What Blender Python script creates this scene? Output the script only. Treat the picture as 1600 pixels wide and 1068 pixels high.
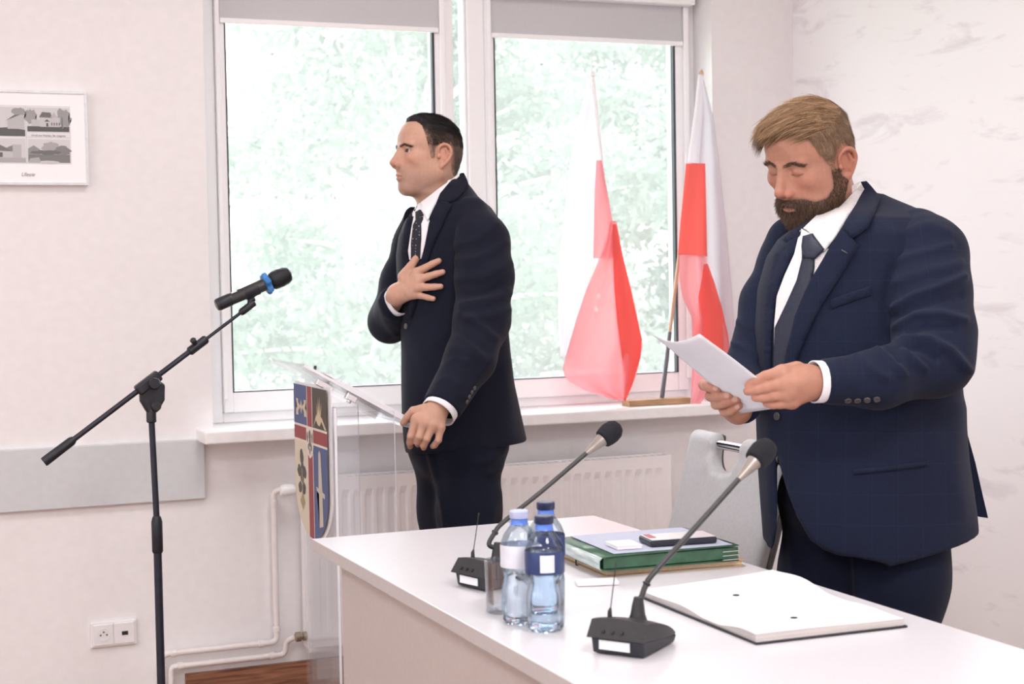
import bpy, bmesh, math, random
import numpy as np
from mathutils import Vector, Matrix
from mathutils.bvhtree import BVHTree

for o in list(bpy.data.objects): bpy.data.objects.remove(o, do_unlink=True)
SC = bpy.context.scene
COL = SC.collection
V = Vector
PI = math.pi
rnd = random.Random(7)
rng = np.random.default_rng(11)

# ------------------------------------------------------------------ camera
FPX, YAW, PITCH, ROLL = 2464.384, .396834, .044281, -.017029
CF = V((math.sin(YAW)*math.cos(PITCH), math.cos(YAW)*math.cos(PITCH), -math.sin(PITCH)))
_r0 = V((math.cos(YAW), -math.sin(YAW), 0)); _u0 = _r0.cross(CF)
CR = _r0*math.cos(ROLL) + _u0*math.sin(ROLL)
CU = CR.cross(CF)
CO = V((0, 0, 1.33))
cam = bpy.data.cameras.new('camera'); camo = bpy.data.objects.new('camera', cam); COL.objects.link(camo)
camo.matrix_world = Matrix(((CR.x, CU.x, -CF.x, CO.x), (CR.y, CU.y, -CF.y, CO.y), (CR.z, CU.z, -CF.z, CO.z), (0, 0, 0, 1)))
cam.sensor_width = 36; cam.lens = FPX/1600*36; cam.clip_start = .05; cam.clip_end = 200
cam.dof.use_dof = True; cam.dof.focus_distance = 3.7; cam.dof.aperture_fstop = 7.1
SC.camera = camo

# ------------------------------------------------------------------ light and exposure
W = bpy.data.worlds.new('overcast_sky'); SC.world = W; W.use_nodes = True
_bg = W.node_tree.nodes['Background']
_bg.inputs[0].default_value = (.96, .975, 1, 1); _bg.inputs[1].default_value = 4.6
SC.view_settings.view_transform = 'Standard'; SC.view_settings.look = 'None'
SC.view_settings.gamma = 1; SC.view_settings.use_curve_mapping = False
SC.view_settings.exposure = 0.36
SC.cycles.use_denoising = True
SC.cycles.max_bounces = 10; SC.cycles.diffuse_bounces = 5; SC.cycles.transparent_max_bounces = 16
SC.cycles.sample_clamp_indirect = 8

def area_light(name, loc, sx, sy, power, rot=(0, 0, 0), col=(1, 1, 1), portal=False):
    l = bpy.data.lights.new(name, 'AREA'); l.shape = 'RECTANGLE'; l.size = sx; l.size_y = sy
    l.energy = power; l.color = col
    if portal: l.cycles.is_portal = True
    o = bpy.data.objects.new(name, l); COL.objects.link(o); o.location = loc; o.rotation_euler = rot
    return o

FILL_LAMPS = [(-1.6, .3), (-1.6, 3.0), (1.2, .3), (1.2, 3.0), (-1.6, -2.6), (1.2, -2.6)]  # unseen ceiling lamps, added to fill the room with light
for (x, y) in FILL_LAMPS:
    area_light('added_fill_light', (x, y, 3.13), .9, .9, 18 if y > 2 else 46, col=(1, .985, 1))
area_light('window_portal', (1.98, 5.32, 1.65), 1.84, 1.62, 1, rot=(-PI/2, 0, 0), portal=True)
for yy in (-2.2, .3, 2.8):  # portals of the added side windows
    area_light('fill_window_portal', (-4.32, yy, 1.7), 1.62, 1.7, 1, rot=(0, -PI/2, 0), portal=True)

# ------------------------------------------------------------------ helpers
def at(px, py, D):
    "the point seen at a pixel of the 1600x1068 photograph, at depth D in front of the camera"
    return CO + (((px-800)/FPX)*CR - ((py-534)/FPX)*CU + CF)*D

def atY(px, py, Y):
    d = float((px-800)/FPX)*CR - float((py-534)/FPX)*CU + CF
    return CO + d*((Y-CO.y)/d.y)

def nt(m):
    m.use_nodes = True
    return m.node_tree.nodes, m.node_tree.links, m.node_tree.nodes['Principled BSDF']

def mat(name, col, rough=.6, metal=0., var=.06, scale=40., bump=0., bscale=None, spec=.5, coords='Object', stretch=None, sheen=0., col2=None):
    m = bpy.data.materials.new(name); N, L, B = nt(m)
    B.inputs['Roughness'].default_value = rough; B.inputs['Metallic'].default_value = metal
    B.inputs['Specular IOR Level'].default_value = spec
    if sheen: B.inputs['Sheen Weight'].default_value = sheen
    tc = N.new('ShaderNodeTexCoord'); src = tc.outputs[coords]
    if stretch:
        mp = N.new('ShaderNodeMapping'); mp.inputs['Scale'].default_value = stretch
        L.new(src, mp.inputs[0]); src = mp.outputs[0]
    nz = N.new('ShaderNodeTexNoise'); nz.inputs['Scale'].default_value = scale; nz.inputs['Detail'].default_value = 3
    L.new(src, nz.inputs['Vector'])
    rp = N.new('ShaderNodeValToRGB')
    c = np.array(col[:3])
    c2 = np.array(col2) if col2 is not None else np.clip(c*(1+var), 0, 1)
    rp.color_ramp.elements[0].position = .35; rp.color_ramp.elements[1].position = .65
    rp.color_ramp.elements[0].color = (*np.clip(c*(1-var), 0, 1), 1); rp.color_ramp.elements[1].color = (*c2, 1)
    L.new(nz.outputs['Fac'], rp.inputs[0]); L.new(rp.outputs[0], B.inputs['Base Color'])
    if bump:
        n2 = N.new('ShaderNodeTexNoise'); n2.inputs['Scale'].default_value = bscale or scale*3; n2.inputs['Detail'].default_value = 4
        L.new(src, n2.inputs['Vector'])
        b = N.new('ShaderNodeBump'); b.inputs['Strength'].default_value = bump; b.inputs['Distance'].default_value = .002
        L.new(n2.outputs['Fac'], b.inputs['Height']); L.new(b.outputs[0], B.inputs['Normal'])
    return m

def clear_mat(name, tint, gloss=.08, rough=.02, facing=.35, milk=0.):
    "thin clear plastic or glass: a tinted see-through sheet with a fresnel-like gloss"
    m = bpy.data.materials.new(name); m.use_nodes = True
    N, L = m.node_tree.nodes, m.node_tree.links; N.clear()
    out = N.new('ShaderNodeOutputMaterial'); tr = N.new('ShaderNodeBsdfTransparent'); gl = N.new('ShaderNodeBsdfGlossy')
    tr.inputs[0].default_value = (*tint, 1); gl.inputs['Roughness'].default_value = rough
    nz = N.new('ShaderNodeTexNoise'); nz.inputs['Scale'].default_value = 6
    lw = N.new('ShaderNodeLayerWeight'); lw.inputs[0].default_value = facing
    ma = N.new('ShaderNodeMath'); ma.operation = 'MULTIPLY_ADD'; ma.inputs[1].default_value = .55; ma.inputs[2].default_value = gloss
    L.new(lw.outputs['Fresnel'], ma.inputs[0])
    mx = N.new('ShaderNodeMixShader'); L.new(ma.outputs[0], mx.inputs[0]); L.new(tr.outputs[0], mx.inputs[1]); L.new(gl.outputs[0], mx.inputs[2])
    last = mx.outputs[0]
    if milk:
        df = N.new('ShaderNodeBsdfTranslucent'); df.inputs[0].default_value = (.95, .95, .98, 1)
        mp = N.new('ShaderNodeMapRange'); mp.inputs[3].default_value = milk*.8; mp.inputs[4].default_value = milk*1.2
        L.new(nz.outputs['Fac'], mp.inputs[0])
        m2 = N.new('ShaderNodeMixShader'); L.new(mp.outputs[0], m2.inputs[0]); L.new(last, m2.inputs[1]); L.new(df.outputs[0], m2.inputs[2]); last = m2.outputs[0]
    L.new(last, out.inputs[0])
    return m

class MB:
    "collects shapes; build() links them as ONE mesh object"
    def __init__(s): s.v = []; s.f = []
    def add(s, vs, fs):
        n = len(s.v); s.v += [tuple(p) for p in vs]; s.f += [tuple(i+n for i in f) for f in fs]; return s
    def box(s, c, d, R=None):
        hx, hy, hz = d[0]/2, d[1]/2, d[2]/2
        vs = [V((x, y, z)) for x in (-hx, hx) for y in (-hy, hy) for z in (-hz, hz)]
        if R is not None: vs = [R @ p for p in vs]
        c = V(c)
        return s.add([p+c for p in vs], [(0, 1, 3, 2), (4, 6, 7, 5), (0, 4, 5, 1), (2, 3, 7, 6), (0, 2, 6, 4), (1, 5, 7, 3)])
    def bb(s, a, b):
        a, b = V(a), V(b)
        return s.box((a+b)/2, (abs(b.x-a.x), abs(b.y-a.y), abs(b.z-a.z)))
    def tube(s, pts, rad, n=12, cap=True, up=None):
        pts = [V(p) for p in pts]; k = len(pts)
        if not hasattr(rad, '__len__'): rad = [rad]*k
        T = [(pts[min(i+1, k-1)]-pts[max(i-1, 0)]).normalized() for i in range(k)]
        a = V(up) if up else (V((0, 0, 1)) if abs(T[0].z) < .9 else V((1, 0, 0)))
        vs = []
        for i in range(k):
            e1 = (a - T[i]*a.dot(T[i])).normalized(); e2 = T[i].cross(e1); a = e1
            for j in range(n):
                t = 2*PI*j/n; vs.append(pts[i] + (e1*math.cos(t)+e2*math.sin(t))*rad[i])
        fs = [(i*n+j, i*n+(j+1) % n, (i+1)*n+(j+1) % n, (i+1)*n+j) for i in range(k-1) for j in range(n)]
        if cap: fs += [tuple(range(n-1, -1, -1)), tuple((k-1)*n+j for j in range(n))]
        return s.add(vs, fs)
    def lathe(s, prof, c=(0, 0, 0), n=24, axis=None, mod=None):
        "prof: (radius, height) pairs along axis"
        c = V(c); ax = V(axis).normalized() if axis else V((0, 0, 1))
        e1 = ax.orthogonal().normalized() if axis else V((1, 0, 0)); e2 = ax.cross(e1)
        vs = []
        for (r, h) in prof:
            for j in range(n):
                t = 2*PI*j/n; rr = r*(mod(t, h) if mod else 1)
                vs.append(c + ax*h + (e1*math.cos(t)+e2*math.sin(t))*rr)
        k = len(prof)
        fs = [(i*n+j, i*n+(j+1) % n, (i+1)*n+(j+1) % n, (i+1)*n+j) for i in range(k-1) for j in range(n)]
        fs += [tuple(range(n-1, -1, -1)), tuple((k-1)*n+j for j in range(n))]
        return s.add(vs, fs)
    def prism(s, poly, o, ex, ey, depth):
        "polygon in the (ex,ey) plane at o, extruded along ex x ey by depth"
        o, ex, ey = V(o), V(ex), V(ey); nz = ex.cross(ey).normalized(); n = len(poly)
        a = [o+ex*p[0]+ey*p[1] for p in poly]; b = [p+nz*depth for p in a]
        fs = [tuple(range(n-1, -1, -1)), tuple(range(n, 2*n))] + [(i, (i+1) % n, n+(i+1) % n, n+i) for i in range(n)]
        return s.add(a+b, fs)
    def build(s, name, m, parent=None, smooth=False, bevel=0., seg=2, world=True, origin=None, sharp=.6):
        me = bpy.data.meshes.new(name)
        off = V((0, 0, 0))
        if origin is not None: off = V(origin)
        elif parent is not None and world:
            p = parent
            while p is not None: off = off + p.location; p = p.parent
        me.from_pydata([tuple(V(p)-off) for p in s.v], [], s.f)
        bm = bmesh.new(); bm.from_mesh(me); bmesh.ops.recalc_face_normals(bm, faces=bm.faces); bm.to_mesh(me); bm.free()
        o = bpy.data.objects.new(name, me); COL.objects.link(o)
        if m is not None: me.materials.append(m)
        if origin is not None: o.location = off
        if parent is not None: o.parent = parent
        if bevel:
            b = o.modifiers.new('bevel', 'BEVEL'); b.width = bevel; b.segments = seg; b.limit_method = 'ANGLE'; b.angle_limit = .6
        if smooth:
            me.polygons.foreach_set('use_smooth', [True]*len(me.polygons))
            me.set_sharp_from_angle(angle=sharp)
        return o

def thing(name, label, cat, loc=(0, 0, 0), group=None, kind=None, rotz=0):
    o = bpy.data.objects.new(name, None); COL.objects.link(o); o.location = loc; o.rotation_euler = (0, 0, rotz); o.empty_display_size = .05
    return tag(o, label, cat, group, kind)
def tag(o, label=None, cat=None, group=None, kind=None):
    if label: o['label'] = label
    if cat: o['category'] = cat
    if group: o['group'] = group
    if kind: o['kind'] = kind
    return o
def np_mesh(name, v, quads=None, tris=None, mat_=None, parent=None, smooth=True, origin=(0, 0, 0)):
    me = bpy.data.meshes.new(name); v = np.asarray(v, np.float32) - np.array(origin, np.float32)
    loops = []; starts = []; n = 0
    if quads is not None and len(quads):
        q = np.asarray(quads, np.int32); loops.append(q.ravel()); starts.append(np.arange(len(q))*4); n += len(q)*4
    if tris is not None and len(tris):
        t = np.asarray(tris, np.int32); loops.append(t.ravel()); starts.append(n+np.arange(len(t))*3)
    loops = np.concatenate(loops).astype(np.int32); starts = np.concatenate(starts).astype(np.int32)
    me.vertices.add(len(v)); me.vertices.foreach_set('co', v.ravel())
    me.loops.add(len(loops)); me.loops.foreach_set('vertex_index', loops)
    me.polygons.add(len(starts)); me.polygons.foreach_set('loop_start', starts)
    me.update(calc_edges=True); me.validate()
    if smooth: me.polygons.foreach_set('use_smooth', np.ones(len(me.polygons), bool))
    o = bpy.data.objects.new(name, me); COL.objects.link(o); o.location = origin
    if mat_ is not None: me.materials.append(mat_)
    if parent is not None: o.parent = parent
    return o
def smooth_path(pts, n=8):
    "Catmull-Rom through the points"
    P = [V(p) for p in pts]; P = [P[0]*2-P[1]] + P + [P[-1]*2-P[-2]]; out = []
    for i in range(1, len(P)-2):
        a, b, c, d = P[i-1:i+3]
        for k in range(n):
            t = k/n; out.append(.5*((2*b)+(c-a)*t+(2*a-5*b+4*c-d)*t*t+(3*b-a-3*c+d)*t**3))
    return out + [P[-2]]

# ------------------------------------------------------------------ materials
M = {}
M['wall'] = mat('wall_paint', (.865, .848, .856), .85, var=.015, scale=30, bump=.12, bscale=260)
M['ceil'] = mat('ceiling_paint', (.86, .85, .85), .9, var=.01)
M['white_pvc'] = mat('white_window_plastic', (.96, .96, .975), .3, var=.01)
M['sill'] = mat('white_sill', (.92, .91, .915), .4, var=.02, bump=.05)
M['trim'] = mat('grey_wall_board', (.64, .665, .69), .6, var=.02, bump=.05)
M['pipe'] = mat('cream_pipe_paint', (.82, .775, .76), .35, var=.02)
M['rad'] = mat('radiator_enamel', (.90, .875, .88), .3, var=.01)
M['table'] = mat('white_laminate', (.70, .69, .72), .3, var=.012, scale=150, spec=.4)
M['table_edge'] = mat('grey_laminate_edge', (.52, .485, .485), .5, var=.02, scale=90)
M['table_side'] = mat('beige_laminate_panel', (.52, .465, .445), .55, var=.02, scale=90)
M['black'] = mat('black_plastic', (.011, .013, .020), .45, var=.15, scale=80, bump=.08)
M['black_metal'] = mat('black_painted_steel', (.014, .017, .03), .35, var=.15, scale=60)
M['foam'] = mat('black_foam', (.010, .011, .016), .95, var=.3, scale=400, bump=.5, bscale=900)
M['dgrey'] = mat('dark_grey_plastic', (.020, .020, .023), .5, var=.12, scale=120, bump=.1)
M['neck'] = mat('grey_gooseneck', (.045, .045, .047), .4, metal=.3, var=.1)
M['cone'] = mat('mic_cone_metal', (.33, .30, .27), .35, metal=.5, var=.08)
M['label_white'] = mat('white_label', (.85, .85, .87), .5, var=.02)
M['chrome'] = mat('chrome', (.75, .76, .78), .12, metal=1., var=.02)
M['brass'] = mat('worn_brass', (.40, .34, .26), .35, metal=.8, var=.1)
M['wood_block'] = mat('oak_block', (.42, .25, .13), .55, var=.2, scale=14, stretch=(1, 8, 8))
M['pole'] = mat('pine_pole', (.62, .40, .28), .5, var=.1, scale=20, stretch=(8, 8, 1))
M['socket'] = mat('socket_plastic', (.86, .85, .865), .3, var=.01)
M['hole'] = mat('dark_hole', (.02, .02, .025), .7)
M['blind'] = mat('grey_blind_fabric', (.60, .595, .615), .9, var=.03, scale=300, bump=.1, bscale=700)
M['paper'] = mat('white_paper', (.84, .84, .87), .8, var=.01, scale=60)
M['gasket'] = mat('dark_gasket', (.05, .06, .07), .6)
M['foliage_glass'] = clear_mat('window_glass', (.975, .985, .99), .025, .01, .12, milk=.10)  # milk mixes in a white glow that imitates haze over the view
M['acrylic'] = clear_mat('clear_acrylic', (.982, .983, .992), .01, .03, .14, milk=.07)
M['acrylic_edge'] = mat('bright_acrylic_edge', (.84, .84, .88), .2, var=.02)

def wood_mat(name, c1, c2, stretch, scale=3.):
    m = bpy.data.materials.new(name); N, L, B = nt(m)
    tc = N.new('ShaderNodeTexCoord'); mp = N.new('ShaderNodeMapping'); mp.inputs['Scale'].default_value = stretch
    L.new(tc.outputs['Object'], mp.inputs[0])
    nz = N.new('ShaderNodeTexNoise'); nz.inputs['Scale'].default_value = scale; nz.inputs['Detail'].default_value = 6; nz.inputs['Distortion'].default_value = .8
    L.new(mp.outputs[0], nz.inputs['Vector'])
    rp = N.new('ShaderNodeValToRGB'); e = rp.color_ramp.elements
    e[0].position = .32; e[0].color = (*c1, 1); e[1].position = .68; e[1].color = (*c2, 1)
    L.new(nz.outputs['Fac'], rp.inputs[0]); L.new(rp.outputs[0], B.inputs['Base Color']); B.inputs['Roughness'].default_value = .4
    return m
M['base_wood'] = wood_mat('walnut_laminate', (.14, .055, .035), (.42, .20, .11), (1.2, 6, 22), 4)
M['floor_wood'] = wood_mat('floor_laminate', (.20, .09, .05), (.40, .20, .11), (1.2, 14, 1), 3)

def plaster_mat():
    m = bpy.data.materials.new('brushed_white_plaster'); N, L, B = nt(m)
    tc = N.new('ShaderNodeTexCoord'); mp = N.new('ShaderNodeMapping'); mp.inputs['Scale'].default_value = (1, 1.6, 6.5); mp.inputs['Rotation'].default_value = (.12, 0, 0)
    L.new(tc.outputs['Object'], mp.inputs[0])
    nz = N.new('ShaderNodeTexNoise'); nz.inputs['Scale'].default_value = 2.2; nz.inputs['Detail'].default_value = 7; nz.inputs['Roughness'].default_value = .62; nz.inputs['Distortion'].default_value = .6
    L.new(mp.outputs[0], nz.inputs['Vector'])
    rp = N.new('ShaderNodeValToRGB'); e = rp.color_ramp.elements
    e[0].position = .30; e[0].color = (.79, .76, .79, 1); e[1].position = .45; e[1].color = (.93, .92, .935, 1)
    L.new(nz.outputs['Fac'], rp.inputs[0]); L.new(rp.outputs[0], B.inputs['Base Color']); B.inputs['Roughness'].default_value = .7
    b = N.new('ShaderNodeBump'); b.inputs['Strength'].default_value = .25; b.inputs['Distance'].default_value = .004
    L.new(nz.outputs['Fac'], b.inputs['Height']); L.new(b.outputs[0], B.inputs['Normal'])
    return m
M['plaster'] = plaster_mat()

# ------------------------------------------------------------------ room shell
WY, RX, LX, BY, CZ = 5.0, 3.241, -4.2, -4.6, 3.15
OX0, OX1, OZ0, OZ1 = 1.056, 2.896, .851, 2.46
w = MB()
w.bb((LX-.2, WY, 0), (OX0, WY+.32, CZ)); w.bb((OX1, WY, 0), (RX, WY+.32, CZ))
w.bb((OX0, WY, 0), (OX1, WY+.32, OZ0-.0405)); w.bb((OX0, WY, OZ1), (OX1, WY+.32, CZ))
tag(w.build('wall_back', M['wall']), 'pale pinkish window wall', kind='structure')
w = MB(); w.bb((RX, BY-.2, 0), (RX+.2, WY+.32, CZ)); tag(w.build('wall_right', M['plaster']), 'white wall of brushed decorative plaster', kind='structure')
w = MB()
ys = [BY-.2]
for yy in (-2.2, .3, 2.8): ys += [yy-.8, yy+.8]
ys += [WY+.0]
for i in range(0, len(ys), 2): w.bb((LX-.2, ys[i], 0), (LX, ys[i+1], CZ))
for yy in (-2.2, .3, 2.8): w.bb((LX-.2, yy-.8, 0), (LX, yy+.8, .85)); w.bb((LX-.2, yy-.8, 2.55), (LX, yy+.8, CZ))
tag(w.build('wall_left', M['wall']), kind='structure')
w = MB(); w.bb((LX, BY-.2, 0), (RX, BY, CZ)); tag(w.build('wall_front', M['wall']), kind='structure')
w = MB(); w.bb((LX-.2, BY-.2, -.1), (RX+.2, WY+.32, 0)); tag(w.build('floor', M['floor_wood']), kind='structure')
w = MB(); w.bb((LX-.2, BY-.2, CZ), (RX+.2, WY+.32, CZ+.1)); tag(w.build('ceiling', M['ceil']), kind='structure')
for i, yy in enumerate((-2.2, .3, 2.8)):  # unseen windows in the left wall, added to let in fill daylight
    f = MB()
    for a, b in (((yy-.8), (yy-.73)), ((yy-.035), (yy+.035)), ((yy+.73), (yy+.8))): f.bb((LX-.15, a, .85), (LX-.08, b, 2.55))
    f.bb((LX-.15, yy-.8, .85), (LX-.08, yy+.8, .93)); f.bb((LX-.15, yy-.8, 2.47), (LX-.08, yy+.8, 2.55))
    r = tag(f.build('window_%d' % (i+2), M['white_pvc']), kind='structure')
    g = MB(); g.bb((LX-.12, yy-.76, .9), (LX-.112, yy+.76, 2.5)); g.build('glass', M['foliage_glass'], r)
for (x, y) in FILL_LAMPS:  # housings around the added fill lights
    t = thing('added_ceiling_lamp', 'added square fill lamp on the ceiling, %s row, %s' % ('left' if x < 0 else 'right', 'closest to the windows' if y > 2 else 'in the middle' if y > 0 else 'at the far end of the hall'), 'lamp', (x, y, 3.15), 'added fill lamps')
    h = MB()
    for dx, dy, sx, sy in ((-.48, 0, .04, 1.0), (.48, 0, .04, 1.0), (0, -.48, .92, .04), (0, .48, .92, .04)): h.box((x+dx, y+dy, 3.125), (sx, sy, .05))
    h.build('housing', M['white_pvc'], t)
w = MB(); w.bb((.945, 4.984, 0), (RX-.001, 4.9995, .071)); w.build('baseboard_back', M['base_wood'], bevel=.002)['kind'] = 'structure'
w = MB(); w.bb((-2.6, 4.978, .628), (1.022, 4.9995, .818)); tag(w.build('trim_1', M['trim'], bevel=.003), 'light grey board strip along the wall', kind='structure')

# ------------------------------------------------------------------ window
FY = 5.13
win = tag(bpy.data.objects.new('window_1', None), 'white framed two-sash window over the sill', kind='structure'); COL.objects.link(win); win.location = (1.98, FY, OZ0)
f = MB()
f.bb((OX0, FY, OZ0), (1.118, FY+.07, OZ1)); f.bb((2.850, FY, OZ0), (OX1, FY+.07, OZ1))
f.bb((2.000, FY-.004, OZ0), (2.062, FY+.07, OZ1))
f.bb((1.118, FY, OZ0), (2.850, FY+.07, .885)); f.bb((1.118, FY, 2.40), (2.850, FY+.07, OZ1))
f.bb((1.938, FY+.01, OZ0), (1.952, FY+.06, OZ1)); f.bb((1.99, FY+.01, OZ0), (2.0, FY+.06, OZ1)); f.bb((1.952, FY+.01, OZ0), (1.99, FY+.06, .952))
f.build('frame', M['white_pvc'], win, bevel=.004)
def sash(x0, x1, g0, g1, z0, zt):
    s = MB(); y0, y1 = FY-.018, FY+.05
    s.bb((x0, y0, z0), (g0, y1, zt)); s.bb((g1, y0, z0), (x1, y1, zt))
    s.bb((g0, y0, z0), (g1, y1, .952)); s.bb((g0, y0, 2.36), (g1, y1, zt))
    so = s.build('sash', M['white_pvc'], win, bevel=.004)
    k = MB(); e = .0035
    k.bb((g0, y0-.001, .952), (g0+e, y0+.02, 2.36)); k.bb((g1-2.4*e, y0-.001, .952), (g1, y0+.02, 2.36)); k.bb((g0, y0-.001, .952), (g1, y0+.02, .952+.6*e))
    k.build('gasket', M['gasket'], so)
    g = MB(); g.bb((g0, y0+.03, .952), (g1, y0+.036, 2.36)); g.build('glass', M['foliage_glass'], so)
sash(1.118, 1.938, 1.149, 1.872, .885, 2.40)
sash(2.062, 2.850, 2.093, 2.806, .885, 2.40)
g = MB(); g.bb((1.952, FY+.03, .952), (1.99, FY+.036, 2.4)); g.build('side_glass', M['foliage_glass'], win)
s = MB(); s.bb((1.0, 4.86, .811), (2.96, FY+.02, .851)); s.build('sill', M['sill'], win, bevel=.006, seg=3)

def blind(x0, x1, zb, label):
    t = thing('roller_blind', label, 'blind', ((x0+x1)/2, FY-.03, zb))
    b = MB(); b.bb((x0, FY-.024, zb), (x1, FY-.0225, 2.31)); b.build('fabric', M['blind'], t)
    b = MB(); b.bb((x0-.001, FY-.031, zb-.017), (x1+.001, FY-.021, zb)); b.build('bottom_rail', M['white_pvc'], t, bevel=.003)
    b = MB(); b.bb((x0-.02, FY-.075, 2.285), (x1+.03, FY-.0185, 2.36)); b.build('cassette', M['white_pvc'], t, bevel=.006)
    b = MB()
    b.bb((x0-.018, FY-.034, .93), (x0-.003, FY-.0185, 2.285)); b.build('guide_rail', M['white_pvc'], t, bevel=.003)
    b = MB(); b.bb((x1+.003, FY-.034, .93), (x1+.022, FY-.0185, 2.285)); b.build('guide_rail', M['white_pvc'], t, bevel=.003)
blind(1.133, 1.885, 2.168, 'grey roller blind half drawn at top of the left sash, beside the standing man')
blind(2.081, 2.834, 2.160, 'grey roller blind half drawn at top of the right sash, above the two flags')

# ------------------------------------------------------------------ outside
def leaf_mat(name, c):
    m = bpy.data.materials.new(name); N, L, B = nt(m)
    B.inputs['Roughness'].default_value = .6
    tc = N.new('ShaderNodeTexCoord'); nz = N.new('ShaderNodeTexNoise'); nz.inputs['Scale'].default_value = .9; nz.inputs['Detail'].default_value = 3
    L.new(tc.outputs['Object'], nz.inputs['Vector'])
    rp = N.new('ShaderNodeValToRGB'); c = np.array(c)
    rp.color_ramp.elements[0].position = .3; rp.color_ramp.elements[1].position = .7
    rp.color_ramp.elements[0].color = (*(c*.8), 1); rp.color_ramp.elements[1].color = (*np.clip(c*1.3, 0, 1), 1)
    L.new(nz.outputs['Fac'], rp.inputs[0]); L.new(rp.outputs[0], B.inputs['Base Color'])
    tl = N.new('ShaderNodeBsdfTranslucent'); L.new(rp.outputs[0], tl.inputs[0])
    mx = N.new('ShaderNodeMixShader'); mx.inputs[0].default_value = .45
    L.new(B.outputs[0], mx.inputs[1]); L.new(tl.outputs[0], mx.inputs[2])
    L.new(mx.outputs[0], N['Material Output'].inputs[0])
    return m
M['leaf'] = leaf_mat('pale_birch_leaf', (.205, .252, .211))
M['leaf_far'] = leaf_mat('pale_maple_leaf', (.225, .27, .23))
M['leaf_rust'] = leaf_mat('rusty_leaf', (.30, .25, .215))
M['bark'] = mat('grey_bark', (.62, .62, .60), .9, var=.15, scale=8, bump=.2, bscale=30)
M['grass'] = mat('lawn', (.40, .50, .33), .9, var=.25, scale=3)
M['facade'] = mat('white_render', (.88, .87, .86), .9, var=.02)
M['far_pane'] = mat('grey_far_pane', (.42, .45, .50), .2, var=.1)

w = MB(); w.bb((-40, 5.34, -1.6), (60, 70, -1.5)); tag(w.build('lawn', M['grass']), 'grass ground outside the window', kind='structure')
def tree(name, label, base, height, spread, clusters, nleaf, lsize, lm, seed):
    R = np.random.default_rng(seed)
    t = thing(name, label, 'tree', base)
    b = V(base)
    tr = MB(); path = smooth_path([b, b+V((.1, .05, height*.3)), b+V((-.08, 0, height*.62)), b+V((.1, .1, height*.98))], 5)
    tr.tube(path, list(np.linspace(.17, .03, len(path))), 10); tr.build('trunk', M['bark'], t, smooth=True)
    br = MB(); cs = []
    for i in range(clusters):
        a = R.uniform(0, 2*PI); hh = R.uniform(.12, 1.02); rr = spread*(1-.55*abs(hh-.45))*R.uniform(.3, 1)
        c = b+V((math.cos(a)*rr, math.sin(a)*rr*.8, hh*height)); cs.append(np.array(c))
        s = path[min(int(hh*.8*len(path)), len(path)-1)]
        mid = (s+c)/2+V((0, 0, .25)); pp = smooth_path([s, mid, c], 4)
        br.tube(pp, list(np.linspace(.035, .008, len(pp))), 5)
    br.build('branches', M['bark'], t, smooth=True)
    cs = np.array(cs); k = R.integers(0, len(cs), nleaf)
    dirs = R.normal(size=(nleaf, 3)); dirs /= np.linalg.norm(dirs, axis=1)[:, None]
    pos = cs[k] + dirs*(R.uniform(0, 1, (nleaf, 1))**.5)*np.array([.75, .75, .45])*spread*.32
    e1 = R.normal(size=(nleaf, 3)); e1 /= np.linalg.norm(e1, axis=1)[:, None]
    e2 = np.cross(e1, R.normal(size=(nleaf, 3))); e2 /= np.linalg.norm(e2, axis=1)[:, None]
    s = lsize*R.uniform(.6, 1.3, (nleaf, 1))
    v = np.stack([pos-e1*s, pos+e2*s*.45, pos+e1*s, pos-e2*s*.45], 1).reshape(-1, 3)
    q = np.arange(nleaf*4).reshape(-1, 4)
    o = np_mesh('foliage', v - np.array(b), q, mat_=lm, parent=t, smooth=False); o['kind'] = 'stuff'
tree('birch_tree', 'pale green leafy tree close behind the left window sash', (4.2, 12.0, -1.5), 5.6, 2.6, 60, 30000, .055, M['leaf'], 3)
tree('maple_tree', 'pale leafy tree behind the standing man, between both sashes', (8.6, 17.5, -1.5), 6.4, 3.0, 56, 24000, .075, M['leaf_far'], 5)
tree('linden_tree', 'light green tree behind the two flags', (9.4, 15.0, -1.5), 6.0, 2.4, 44, 18000, .06, M['leaf'], 8)
tree('rust_tinged_shrub', 'low reddish tinged shrub outside behind the flags', (10.6, 17.6, -1.5), 3.6, 1.7, 26, 5000, .10, M['leaf_rust'], 9)
tree('hedge_tree', 'low bushy tree at the foot of the left window', (5.4, 16.5, -1.5), 3.4, 2.6, 36, 14000, .07, M['leaf'], 21)
bx = thing('apartment_house', 'white rendered house far behind the trees, grey windows', 'house', (11, 36, -1.5))
b = MB(); b.bb((2, 36, -1.5), (34, 44, 12)); b.build('walls', M['facade'], bx)
for i in range(7):
    for j in range(3):
        x, z = 6.5+i*3.4, .6+j*3.3
        q = MB()
        for (a0, a1, c0, c1) in ((-.75, -.65, -.8, .8), (.65, .75, -.8, .8), (-.05, .05, -.8, .8), (-.75, .75, .7, .8), (-.75, .75, -.8, -.7)): q.bb((x+a0, 35.93, z+c0), (x+a1, 36.0, z+c1))
        fr = q.build('window', M['white_pvc'], bx)
        q = MB(); q.bb((x-.7, 35.97, z-.75), (x+.7, 35.99, z+.75)); q.build('pane', M['far_pane'], fr)
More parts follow.
